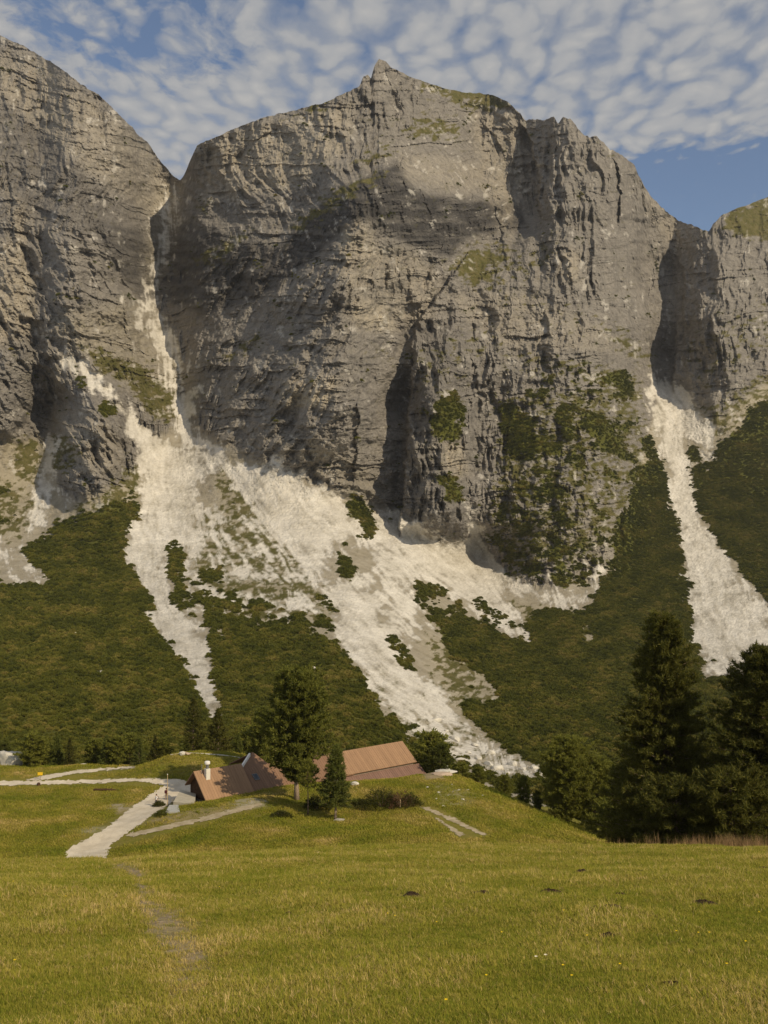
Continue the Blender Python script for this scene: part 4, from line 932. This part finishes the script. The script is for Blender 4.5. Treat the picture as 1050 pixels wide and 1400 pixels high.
# small trees and bushes behind the right shoulder of the knoll
kws = dict(leaf=M_PINE_D, needle=.5, nwid=.14, droop=-.15, up=.35)
tree('spruce', 264, 181, 953, 34, [(0, 1), (.3, .9), (.6, .6), (.85, .35), (1, .08)], 'tall thin spruce behind the grassy bank left of the hut', 110, 8, 91, **kws)
tree('spruce', 298, 181, 970, 48, CONE, 'broad dark spruce behind the grassy bank', 130, 9, 92, **kws)
for j, (px, top, d, wd, lab) in enumerate([(590, 1003, 178, 1.2, 'leafy young tree behind the barn end'), (602, 1018, 172, .9, 'small leafy tree beside the upright pale rock'), (690, 1060, 166, 1.0, 'bush behind the knoll nearest the barn'),
      (716, 1062, 160, .8, 'slim bush tree behind the knoll left of the bright pines'), (735, 1082, 154, .8, 'bush at the foot of the bright green stone pine'), (655, 1050, 170, 1.0, 'round bush on the edge of the debris behind the knoll'), (630, 1044, 176, 1.2, 'low bush below the upright pale rock')]):
    loc = on_ground(px, d); loc.z -= 0.3; H = max(2.2, height_to(px, top, loc)); ms = far_rd[j % 3]; sc_ = H / 8.0
    plant('leafy_shrub', loc, ms, lab, 'shrub', rz=j * 1.3, scale=(sc_ * wd, sc_ * wd, sc_))

# shrubs on the knoll
def shrub_obj(name, px, d, w_m, h_m, mat, label, seed, n=1500, twig=None):
    r = np.random.default_rng(seed); loc = on_ground(px, d); loc.z -= 0.08
    a = r.random(n) * 6.283; q = np.sqrt(r.random(n)); lob = 1 + .2 * np.sin(3 * a + seed) + .12 * np.sin(7 * a)
    x = np.cos(a) * q * lob * w_m / 2; y = np.sin(a) * q * lob * w_m / 2.8
    z = h_m * (1 - q ** 2.4) * (0.35 + 0.65 * r.random(n)) * (1 + .22 * np.sin(x * 3 + seed) * np.sin(y * 4))
    d_ = np.stack([x * .5, y * .5, .6 + 0 * x], 1) + r.normal(size=(n, 3)) * .35
    e = empty(name, loc)
    link('foliage', shard_cloud(name, np.stack([x, y, z], 1), d_, .22 + .18 * r.random(n), .07 + .04 * r.random(n), mat, seed=seed), e)
    mb = MB()
    for k in range(9):
        az = k * 0.7 + seed; rr_ = w_m * (.14 + .2 * r.random()); mb.tube([(0.1 * math.cos(az), .1 * math.sin(az), -.05), (rr_ * .6 * math.cos(az), rr_ * .4 * math.sin(az), h_m * .45), (rr_ * math.cos(az), rr_ * .7 * math.sin(az), h_m * .8)], [.05, .035, .012], 5)
    mb.build('stems', M_BARK, e)
    return tag(e, label, 'shrub')
shrub_obj('dwarf_pine', 522, 142, 6.0, 2.7, M_DWARF, 'dark dwarf pine bush on the knoll in front of the barn', 81, 3200)
shrub_obj('dwarf_pine', 549, 141, 4.6, 2.2, M_REDDISH, 'reddish brown bush growing out of the dwarf pine on the knoll', 82, 1300)
shrub_obj('dwarf_pine', 561, 141, 3.2, 1.8, M_DWARF, 'right end bush of the dwarf pine clump above the wheel ruts', 83, 1300)
shrub_obj('dwarf_pine', 432, 143, 3.8, 1.9, M_DWARF, 'low dark bush between the sapling and the small conical pine', 84, 2200)
shrub_obj('dwarf_pine', 385, 138, 3.0, 0.7, M_DWARF, 'flat patch of scrub left of the small conical pine', 85, 1000)
shrub_obj('dwarf_pine', 492, 145, 2.2, 0.7, M_DWARF, 'little low bush right of the small conical pine', 86, 800)
shrub_obj('dwarf_pine', 218, 150, 1.8, 0.9, M_DWARF, 'small bush on the verge by the two walkers', 87, 600)
shrub_obj('dwarf_pine', 222, 142, 2.0, 0.8, M_LEAFY, 'weedy bush below the concrete slab', 88, 700)

# ------------------------------------------------------------------ the hut
HX, HY = -28.6, 150.0; HA = math.atan2(0.63, 0.776)
hut = empty('alpine_hut', (HX, HY, -41.0), HA)
tag(hut, 'long low alpine hut with brown sheet roofs and a white chimney', 'hut')
Z0 = -41.0
def hp(k, w_, z): return Vector((k, -w_, z - Z0))
def roof_part(name, k0, k1, ridge, eave, mat, th=0.16, seams=0.45, parent=hut):
    (w0, z0), (w1, z1) = ridge, eave
    mb = MB(); mb.slab([hp(k0, w0, z0), hp(k1, w0, z0), hp(k1, w1, z1), hp(k0, w1, z1)], th)
    o = mb.build(name, mat, parent)
    if seams:
        n = (hp(k1, w0, z0) - hp(k0, w0, z0)).cross(hp(k0, w1, z1) - hp(k0, w0, z0)).normalized()
        if n.z < 0: n = -n
        ms = MB(); k = k0 + 0.06
        while k < k1:
            q = [hp(k, w0, z0) + n * .03, hp(k + .04, w0, z0) + n * .03, hp(k + .04, w1, z1) + n * .03, hp(k, w1, z1) + n * .03]
            ms.slab(q, .032); k += seams
        s_ = ms.build('standing_seams', mat, o); s_['kind'] = 'stuff'
    return o
# left house
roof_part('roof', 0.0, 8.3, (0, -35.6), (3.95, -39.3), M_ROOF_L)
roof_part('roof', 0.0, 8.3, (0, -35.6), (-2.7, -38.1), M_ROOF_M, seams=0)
mb = MB(); mb.prism([hp(0.8, -2.3, -39.8), hp(0.8, 3.5, -39.8), hp(0.8, 3.5, -39.15), hp(0.8, 0, -35.85), hp(0.8, -2.3, -37.95)], hp(0.98, 0, 0) - hp(0.8, 0, 0)); mb.build('gable', M_WOOD_D, hut)
for k in range(14):                       # boards of the gable
    wa = -2.25 + k * 0.41; top = min(-35.9 - max(wa, 0) * .937 - .15, -35.9 + min(wa, 0) * .925 - .1, -35.9 - (wa + .37) * .937 if wa > -.37 else 0) - .12
    mb = MB(); mb.prism([hp(0.74, wa, -39.78), hp(0.74, wa + .37, -39.78), hp(0.74, wa + .37, top), hp(0.74, wa, top)], hp(0.797, 0, 0) - hp(0.74, 0, 0)); mb.build('board', M_WOOD_D, hut)
mb = MB(); mb.box((0.85, -3.5, -2.2), (8.2, 2.3, 1.19)); wl = mb.build('wall', M_PLASTER_G, hut)
for wa, wb, za, zb in ((-1.4, -0.4, -41.1, -40.2), (1.0, 2.0, -41.1, -40.2)):
    mb = MB(); mb.box((0.80, -wb, za - Z0), (0.846, -wa, zb - Z0)); wf = mb.build('window', M_WOOD_L, hut)
    mb = MB(); mb.box((0.78, -wb + .1, za - Z0 + .1), (0.797, -wa - .1, zb - Z0 - .1)); mb.build('pane', M_GLASS, wf)
# middle house
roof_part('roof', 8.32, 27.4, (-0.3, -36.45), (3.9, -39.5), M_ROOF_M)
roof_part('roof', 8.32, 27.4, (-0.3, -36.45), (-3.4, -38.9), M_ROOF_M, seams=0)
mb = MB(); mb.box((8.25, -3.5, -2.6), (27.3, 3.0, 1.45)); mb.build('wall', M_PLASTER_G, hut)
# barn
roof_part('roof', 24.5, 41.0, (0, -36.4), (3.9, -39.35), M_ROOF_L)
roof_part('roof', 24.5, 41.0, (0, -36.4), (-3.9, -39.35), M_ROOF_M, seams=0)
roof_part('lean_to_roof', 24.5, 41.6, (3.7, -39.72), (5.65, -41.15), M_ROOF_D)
mb = MB(); mb.prism([hp(40.5, -3.5, -43.4), hp(40.5, 3.5, -43.4), hp(40.5, 3.5, -39.2), hp(40.5, 0, -36.62), hp(40.5, -3.5, -39.2)], hp(25.0, 0, 0) - hp(40.5, 0, 0)); mb.build('barn_wall', M_WOOD_G, hut)
mb = MB(); mb.box((25, -5.0, -2.6), (41.0, -3.52, -0.02)); mb.build('lean_to_wall', M_WOOD_D, hut)
for k in range(11):
    ka = 34.2 + k * 0.62; hgt = (.10, .16, .06, .2, .12, .08, .17, .05, .14, .1, .07)[k]
    mb = MB(); mb.box((ka, -5.12, -2.3), (ka + .50, -5.02, -0.42 - hgt)); mb.build('board', M_WOOD_L if k % 4 != 2 else M_WOOD_G, hut)
# chimney
mb = MB(); mb.box((1.45, -1.35, 3.6), (2.15, -0.7, 5.75)); ch = mb.build('chimney', M_PLASTER, hut, bevel=.03)
mb = MB(); mb.tube([(1.8, -1.02, 5.7), (1.8, -1.02, 6.35)], [.24, .24], 10); mb.build('flue', M_METAL, ch)
mb = MB(); mb.tube([(1.8, -1.02, 6.35), (1.8, -1.02, 6.45), (1.8, -1.02, 6.75), (1.8, -1.02, 6.85)], [.3, .42, .42, .3], 12); mb.build('cap', M_WHITE, ch)
mb = MB(); mb.tube([(1.15, -.5, 4.6), (1.15, -.5, 6.4)], [.05, .05], 6); mb.build('vent_pipe', M_METAL, hut)
# skylight on the middle roof
def mid_pt(k, w_, lift): return hp(k, w_, -36.45 - (w_ + .3) * (3.05 / 4.2) + lift)
mb = MB(); mb.slab([mid_pt(9.6, 1.0, .13), mid_pt(10.5, 1.0, .13), mid_pt(10.5, 2.0, .13), mid_pt(9.6, 2.0, .13)], .2); slt = mb.build('skylight', M_METAL, hut)
mb = MB(); mb.slab([mid_pt(9.7, 1.1, .16), mid_pt(10.4, 1.1, .16), mid_pt(10.4, 1.9, .16), mid_pt(9.7, 1.9, .16)], .04); mb.build('pane', M_GLASS, slt)
# raised cross gable with a white end
a0, a1 = 8.6, 13.6
mb = MB(); ap = hp(11.6, -2.2, -34.75)
mb.slab([hp(a0, -.4, -36.5), hp(a1, -.2, -36.6), ap + Vector((.2, 0, 0)), ap], .12); dm = mb.build('cross_gable_roof', M_ROOF_M, hut)
mb = MB(); mb.slab([hp(a1, -.2, -36.6), hp(a1, -4.4, -36.6), ap + Vector((.2, .1, 0)), ap + Vector((.2, 0, 0))], .12); mb.build('hip', M_ROOF_M, dm)
mb = MB(); mb.slab([hp(a1, -4.4, -36.6), hp(a0, -4.4, -36.5), ap + Vector((0, .1, 0)), ap + Vector((.2, .1, 0))], .12); mb.build('hip', M_ROOF_M, dm)
mb = MB(); mb.prism([hp(8.35, -.45, -36.75), hp(8.35, -.45, -36.2), hp(10.9, -2.0, -34.7), hp(10.9, -2.0, -35.2)], (0.12, -.25, 0)); mb.build('white_fascia', M_WHITE, hut)

# concrete terrace beside the hut
def ground_slab(name, poly_px, d_of, thick, mat, label, cat, z=None):
    pts = []
    for px, d in poly_px:
        p = on_ground(px, d); pts.append(p)
    zt = z if z is not None else max(p.z for p in pts) + .08
    mb = MB(); c = sum(pts, Vector()) / len(pts)
    mb.prism([(p.x - c.x, p.y - c.y, 0) for p in pts], (0, 0, -thick))
    o = mb.build(name, mat); o.location = (c.x, c.y, zt); return tag(o, label, cat)
ground_slab('concrete_terrace', [(237, 146.5), (266, 145.5), (268, 151), (247, 153.5)], None, .9, M_CONCRETE, 'pale concrete terrace at the gable end of the hut', 'terrace')
ground_slab('concrete_slab', [(226, 142), (246, 142), (244, 145.6), (232, 145.6)], None, .6, M_PLASTER_G, 'grey concrete slab below the terrace', 'slab')
for j in range(6):
    p = on_ground(236 + j * 4.2, 147.5 + j * 1.1)
    mb = MB(); mb.tube([(0, 0, -.3), (0, 0, 1.05)], [.05, .045], 6); o = mb.build('fence_post', M_WOOD_G); o.location = p
    tag(o, 'thin wooden post along the edge of the concrete terrace', 'post', 'posts along the terrace edge')
# pole with a pale top, sign, log, marker
p = on_ground(229, 150); e = empty('flagpole', p)
mb = MB(); mb.tube([(0, 0, -.3), (0, 0, 4.6)], [.06, .045], 7); mb.build('pole', M_WOOD_L, e)
mb = MB(); mb.tube([(0, 0, 4.6), (0, 0, 4.68), (0, 0, 4.74)], [.05, .08, .03], 7); mb.build('finial', M_WHITE, e)
tag(e, 'tall thin pale pole beside the walkers', 'pole')
p = on_ground(55, 167.5); e = empty('trail_sign', p)
mb = MB(); mb.tube([(0, 0, -.2), (0, 0, 1.2)], [.05, .05], 6); mb.build('post', M_WOOD_G, e)
mb = MB(); mb.box((-.42, -.06, .75), (.42, -.02, 1.25)); mb.build('board', M_YELLOW, e)
tag(e, 'small yellow sign between the road and the lane', 'sign')
p = on_ground(53, 164.6); mb = MB(); mb.tube([(0, 0, -.2), (0, 0, .3), (.02, 0, .42)], [.32, .27, .2], 9); o = mb.build('tree_stump', M_WOOD_D); o.location = p; tag(o, 'dark stump on the near edge of the road', 'stump')
p = on_ground(145, 161); mb = MB(); mb.tube([(-2.0, .15, .16), (0, 0, .2), (2.1, -.25, .14)], [.16, .2, .13], 8)
mb.tube([(.6, 0, .2), (1.0, .3, .5)], [.07, .03], 6); o = mb.build('log', M_WOOD_D); o.location = p; tag(o, 'dark log lying in the left meadow below the road', 'log')
p = on_ground(547, 140.2); mb = MB(); mb.tube([(0, 0, -.2), (0.03, 0, 1.25)], [.09, .07], 7); o = mb.build('wooden_stake', M_WOOD_L); o.location = p; tag(o, 'pale wooden stake in front of the reddish bush', 'stake')
# low pale kerb along the top of the grassy bank
pl_ = [on_ground(px, 173.6) for px in (233, 255, 280, 305, 330)]
mb = MB(); mb.tube([(q.x, q.y, q.z + .04) for q in pl_], [.14] * 5, 5); o = mb.build('stone_edging', M_STONE); tag(o, 'thin pale edging along the top of the grassy bank', 'edging')

# ------------------------------------------------------------------ boulders
def boulder_mesh(seed, sub=3, flat=1.0):
    bm = bmesh.new(); bmesh.ops.create_icosphere(bm, subdivisions=sub, radius=1)
    r = np.random.default_rng(seed); pl = [(Vector(r.normal(size=3)).normalized(), .55 + .3 * r.random()) for _ in range(11)]
    for v in bm.verts:
        for n, d in pl:
            q = v.co.dot(n) - d
            if q > 0: v.co -= n * q * .92
        v.co *= 1 + .05 * math.sin(v.co.x * 9 + seed) * math.sin(v.co.y * 8) + .03 * r.normal()
        v.co.z *= flat
    me = bpy.data.meshes.new('boulder'); bm.to_mesh(me); bm.free(); return me
def boulder(loc, size, seed, mat, label, flat=.8, rz=0., group=None, asp=(1, 1, 1), sub=3):
    me = boulder_mesh(seed, sub, flat); me.materials.append(mat)
    o = link('boulder', me); o.location = loc; o.scale = (size * asp[0], size * asp[1], size * asp[2]); o.rotation_euler = (0, 0, rz)
    return tag(o, label, 'boulder', group)
p = on_ground(13, 181); boulder(p + Vector((0, 0, .9)), 2.5, 1, M_STONE, 'big white boulder at the left edge behind the meadow', .9, asp=(1.2, .9, 1))
p = on_ground(113, 180.5); boulder(p, .7, 2, M_STONE, 'small white rock at the far edge of the left meadow', .6, asp=(1.7, 1, 1))
p = on_ground(38, 184); boulder(p + Vector((0, 0, 4.8)) * 0 + Vector((0, 0, .3)), .8, 3, M_STONE_G, 'grey rock by the rounded tree behind the left meadow', .8)
p = on_mountain(137, 922); boulder(p + Vector((0, -1, 0.6)), 2.0, 4, M_STONE_G, 'grey boulder alone on the green slope at the left', .8, asp=(1.2, 1, 1))
p = on_mountain(427, 917); boulder(p + Vector((0, -1.5, 1.0)), 1.6, 5, M_STONE, 'white boulder alone on the green slope above the hut', .8, asp=(1.1, 1, .9))
p = on_mountain(105, 868); boulder(p + Vector((0, -1, .6)), 1.1, 6, M_STONE, 'tiny white rock high on the left green slope', .8)
p = on_ground(609, 172); boulder(p + Vector((0, 0, .9)), 1.25, 7, M_STONE, 'upright pale rock on the knoll edge behind the barn', 1.0, asp=(.75, .7, 1.5))
p = on_ground(609, 166.5); boulder(p + Vector((0, 0, .12)), 1.5, 8, M_STONE, 'flat white slab of rock right of the barn', .4, asp=(1.35, .8, .7))
p = on_ground(604, 163.5); boulder(p + Vector((0, 0, .05)), 1.4, 9, M_STONE_P, 'flat pinkish slab in front of the white slab', .4, asp=(1.3, .7, .7))
p = on_ground(484, 156); boulder(p + Vector((0, 0, .2)), .6, 10, M_STONE, 'white rock in the grass under the barn eave', .7, asp=(1.4, 1, 1))
p = on_ground(463, 137.3); boulder(p + Vector((0, 0, .05)), .8, 11, M_STONE_G, 'grey rocks at the foot of the small conical pine', .5, asp=(1.3, .8, 1))
p = on_ground(250, 172.5); boulder(p + Vector((0, 0, .25)), .6, 12, M_STONE, 'white stone lying on the grassy bank', .7, asp=(1.3, .8, 1))
p = on_ground(255, 172.5); boulder(p + Vector((0, 0, .25)), .5, 13, M_STONE_P, 'brownish stone beside the white one on the bank', .7, asp=(1.4, .8, 1))
for j, (px, d) in enumerate([(579, 147), (596, 145), (600, 149), (612, 147.5), (627, 151), (633, 146), (618, 155), (640, 152), (585, 152), (650, 148), (660, 150), (606, 141)]):
    p = on_ground(px, d); boulder(p + Vector((0, 0, .03)), .13 + .08 * ((j * 7) % 3), 20 + j, M_STONE, 'small pale stone in the grass of the knoll above the wheel ruts', .55, j, 'pale stones on the right of the knoll', asp=(1.3, 1, 1), sub=2)
# blocks lying along the foot of the debris fan
k = 0
for px, py in [(640, 1030), (655, 1038), (668, 1046), (682, 1052), (693, 1058), (648, 1020), (672, 1030), (700, 1045), (715, 1052), (730, 1050), (738, 1058), (622, 1012), (610, 1000), (660, 1056), (630, 1040), (596, 985), (706, 1062)]:
    p = on_mountain(px, py); boulder(p + Vector((0, -.4, .3)), 1.1 + 1.0 * ((k * 5) % 4) / 3, 40 + k, M_STONE, 'pale limestone block at the foot of the debris fan behind the knoll', .7, k * 1.1, 'blocks at the foot of the debris fan', asp=(1.3, 1, 1), sub=2); k += 1

number_labels([o for o in C.objects if o.get('group') == 'pale stones on the right of the knoll'], 'small pale stone on the knoll above the wheel ruts')
number_labels([o for o in C.objects if o.get('group') == 'blocks at the foot of the debris fan'], 'pale block at the foot of the debris fan')
number_labels([o for o in C.objects if o.name.startswith('fence_post')], 'thin wooden post on the edge of the concrete terrace')
# ------------------------------------------------------------------ clods of dark earth in the meadow
def clod_mesh(seed):
    r = np.random.default_rng(seed); n = 18; V = []; Fq = []
    for j in range(6):
        for i in range(n):
            a = 6.283 * i / n; q = j / 5
            rad = q * (1 + .25 * math.sin(3 * a + seed) + .15 * math.sin(5 * a))
            V.append((rad * math.cos(a), rad * math.sin(a), (1 - q ** 1.7) * (.8 + .5 * r.random()) - .05 - .12 * (j == 5)))
    for j in range(5):
        for i in range(n): Fq.append((j * n + i, j * n + (i + 1) % n, (j + 1) * n + (i + 1) % n, (j + 1) * n + i))
    return mesh_np('clod', V, Fq, M_SOIL)
def meadow_at(px, py):
    b_, t_ = proj(px, py); ys = np.linspace(5, 70, 1500); zs = ground(b_ * ys, ys)
    i = int(np.argmax(zs >= t_ * ys)); return Vector((float(b_) * ys[i], ys[i], float(zs[i])))
for j, (px, py, s_) in enumerate([(752, 1224, .34), (876, 1194, .22), (948, 1220, .26), (964, 1239, .30), (833, 1246, .28), (815, 1246, .22), (834, 1284, .22), (921, 1352, .17), (796, 1194, .3), (565, 1228, .3), (602, 1200, .26), (660, 1226, .3), (1043, 1190, .3), (848, 1226, .2), (352, 1180, .22), (395, 1252, .16), (562, 1224, .2)]):
    p = meadow_at(px, py); o = link('earth_clod', clod_mesh(90 + j)); o.location = p; o.scale = (s_ * .95, s_ * .7, s_ * .34); o.rotation_euler = (0, 0, j)
    tag(o, 'dark clod of bare earth in the near meadow', 'earth clod', 'clods of earth in the near meadow')
number_labels([o for o in C.objects if o.name.startswith('earth_clod')], 'dark clod of bare earth in the near meadow')
# yellow flowers
M_PETAL = plain('petal', (0.85, 0.60, 0.02), .1, 5.0); M_STEM = plain('stem', (0.12, 0.15, 0.03), .2, 5.0); M_PETAL_W = plain('pale_petal', (0.8, 0.75, 0.6), .1, 5.0)
def flower(loc, s_, mat, label, group):
    e = empty('wild_flower', loc); h = .19
    mb = MB(); mb.tube([(0, 0, 0), (.01, 0, h)], [.004 * s_, .003 * s_], 4); mb.build('stem', M_STEM, e)
    mb = MB()
    for k in range(7):
        a = k * .898; mb.add([(0, 0, h), (.022 * s_ * math.cos(a - .4), .022 * s_ * math.sin(a - .4), h + .012 * s_), (.034 * s_ * math.cos(a), .034 * s_ * math.sin(a), h + .014 * s_), (.022 * s_ * math.cos(a + .4), .022 * s_ * math.sin(a + .4), h + .012 * s_)], [(0, 1, 2, 3)])
    mb.build('petals', mat, e); return tag(e, label, 'flower', group)
fl = [(686, 1295), (803, 1300), (770, 1347), (771, 1262), (1038, 1265), (782, 1362), (665, 1362), (530, 1266), (955, 1296), (970, 1296), (597, 1280), (540, 1270), (994, 1345), (20, 1338), (90, 1240), (40, 1200), (925, 1294), (848, 1345), (440, 1220), (18, 1218), (610, 1400), (1020, 1310), (300, 1225)]
for px, py in fl: flower(meadow_at(px, py), 0.5, M_PETAL, 'small yellow flower in the near meadow', 'yellow flowers in the near meadow')
for px, py in [(733, 1334), (746, 1332), (342, 1182), (435, 1172)]: flower(meadow_at(px, py), 0.6, M_PETAL_W, 'small whitish flower head in the near meadow', 'whitish flowers in the near meadow')
number_labels([o for o in C.objects if o.get('group') == 'yellow flowers in the near meadow'], 'small yellow flower in the near meadow')
number_labels([o for o in C.objects if o.get('group') == 'whitish flowers in the near meadow'], 'small whitish flower head in the near meadow')
# tall dry grass on the crest in front of the dark pines
M_DRY = m_tinted('dry_grass', [(0, (0.20, 0.15, 0.05)), (0.5, (0.32, 0.21, 0.10)), (1.0, (0.42, 0.27, 0.15))], 0.8, 0.3)
def dry_proto(i):
    me = tuft_proto(60 + i, 22, 0.75, 0.22, 0.007, 0.35); me.materials.clear(); me.materials.append(M_DRY); return me
ND = 170
dpx = np.where(rng.random(ND) < .72, 985 + 30 * rng.normal(size=ND), 800 + 260 * rng.random(ND)); ddy = 66 + 7 * rng.random(ND)
dx_ = np.array([float(proj(a, 1100)[0]) for a in dpx]) * ddy; dz_ = ground(dx_, ddy)
scatter('tall_dry_grass', 'tall reddish dry grass along the crest before the dark pines', 'grass', np.stack([dx_, ddy, dz_], 1), .7 + .7 * rng.random(ND), rng.random(ND) * 6.28, rng.integers(0, 3, ND), rng.random(ND), [dry_proto(i) for i in range(3)])

# ------------------------------------------------------------------ two walkers on the road
M_SKIN = plain('skin', (0.52, 0.33, 0.23), .05, 3.0, .6); M_HAIR = plain('hair', (0.04, 0.025, 0.018), .2, 9.0)
def person(loc, rz, shirt, trousers, label, stride):
    joints = {'pel': (0, 0, .93), 'wai': (0, 0, 1.08), 'che': (0, .01, 1.32), 'nek': (0, .015, 1.48), 'hd0': (0, .03, 1.58), 'hd1': (0, .035, 1.70),
              'hiL': (.10, 0, .88), 'knL': (.11, .16 * stride, .50), 'anL': (.11, .06 * stride, .09), 'toL': (.12, .20 + .06 * stride, .03),
              'hiR': (-.10, 0, .88), 'knR': (-.11, .02, .49), 'anR': (-.11, -.22 * stride, .10), 'toR': (-.12, -.06 * stride, .03),
              'shL': (.19, 0, 1.42), 'elL': (.26, -.08, 1.15), 'haL': (.27, .06, .92), 'fiL': (.265, .10, .82), 'shR': (-.19, 0, 1.42), 'elR': (-.26, -.02, 1.14), 'haR': (-.27, .12, .93), 'fiR': (-.265, .17, .84)}
    rad = dict(pel=(.15, .11), wai=(.135, .10), che=(.16, .115), nek=(.06, .06), hd0=(.085, .10), hd1=(.085, .10), hiL=(.09, .09), knL=(.06, .06), anL=(.042, .045), toL=(.04, .03), hiR=(.09, .09), knR=(.06, .06), anR=(.042, .045), toR=(.04, .03),
               shL=(.065, .065), elL=(.045, .045), haL=(.034, .034), fiL=(.03, .02), shR=(.065, .065), elR=(.045, .045), haR=(.034, .034), fiR=(.03, .02))
    ed = [('pel', 'wai'), ('wai', 'che'), ('che', 'nek'), ('nek', 'hd0'), ('hd0', 'hd1'), ('pel', 'hiL'), ('hiL', 'knL'), ('knL', 'anL'), ('anL', 'toL'), ('pel', 'hiR'), ('hiR', 'knR'), ('knR', 'anR'), ('anR', 'toR'), ('che', 'shL'), ('shL', 'elL'), ('elL', 'haL'), ('haL', 'fiL'), ('che', 'shR'), ('shR', 'elR'), ('elR', 'haR'), ('haR', 'fiR')]
    ks = list(joints); me = bpy.data.meshes.new('person'); me.from_pydata([joints[k] for k in ks], [(ks.index(a), ks.index(b)) for a, b in ed], [])
    o = bpy.data.objects.new('tmp', me); C.objects.link(o)
    md = o.modifiers.new('skin', 'SKIN'); md.use_smooth_shade = True
    for i, k in enumerate(ks): me.skin_vertices[0].data[i].radius = rad[k]; me.skin_vertices[0].data[i].use_root = (k == 'pel')
    o.modifiers.new('sub', 'SUBSURF').levels = 2
    dg = bpy.context.evaluated_depsgraph_get(); body = bpy.data.meshes.new_from_object(o.evaluated_get(dg)); bpy.data.objects.remove(o)
    body.materials.clear()
    for m in (trousers, shirt, M_SKIN, M_WOOD_D): body.materials.append(m)
    for p in body.polygons:
        c = p.center; p.material_index = 2 if c.z > 1.475 or (abs(c.x) > .2 and c.z < 1.18) else (1 if c.z > .95 else (3 if c.z < .09 else 0)); p.use_smooth = True
    e = empty('person', loc, rz); link('body', body, e)
    bm = bmesh.new(); bmesh.ops.create_uvsphere(bm, u_segments=12, v_segments=8, radius=.115)
    for v in bm.verts:
        v.co.y = v.co.y * 1.05 - .012; v.co.z = v.co.z * 1.1
        if v.co.y > .03 and v.co.z < .05: v.co.y = .03
    hm = bpy.data.meshes.new('hair'); bm.to_mesh(hm); bm.free(); hm.materials.append(M_HAIR); h = link('hair', hm, e); h.location = (0, .02, 1.69)
    mb = MB(); mb.box((-.15, -.30, 1.02), (.15, -.12, 1.45)); mb.build('backpack', shirt if shirt != M_WHITE else M_REDPACK, e, bevel=.04)
    return tag(e, label, 'person')
M_REDPACK = plain('maroon_cloth', (0.10, 0.03, 0.035), .2, 4.0); M_NAVY = plain('navy_cloth', (0.05, 0.055, 0.09), .2, 4.0); M_TAN = plain('tan_cloth', (0.36, 0.24, 0.13), .2, 4.0)
person(on_ground(214, 150.3) + Vector((0, 0, .05)), 2.6, M_WHITE, M_NAVY, 'walker in a white top and dark trousers on the road', 1.0)
person(on_ground(227.5, 154.5) + Vector((0, 0, .05)), -.5, M_REDPACK, M_TAN, 'walker in a dark top and tan trousers near the pole', .7)

# ------------------------------------------------------------------ thin evening haze over the whole valley
mh = bpy.data.materials.new('valley_haze'); mh.use_nodes = True; th_ = NT(mh.node_tree)
pv = th_.n('ShaderNodeVolumePrincipled', ins={'Color': (0.92, 0.92, 0.94, 1), 'Density': 0.00004, 'Anisotropy': 0.2})
th_.link(pv.outputs[0], th_.n('ShaderNodeOutputMaterial').inputs['Volume'])
mb = MB(); mb.box((-1700, -120, -90), (1700, 2600, float(VZ.max()) + 25)); hz = mb.build('haze', mh); tag(hz, 'thin warm haze in the valley air', 'haze', kind='stuff')
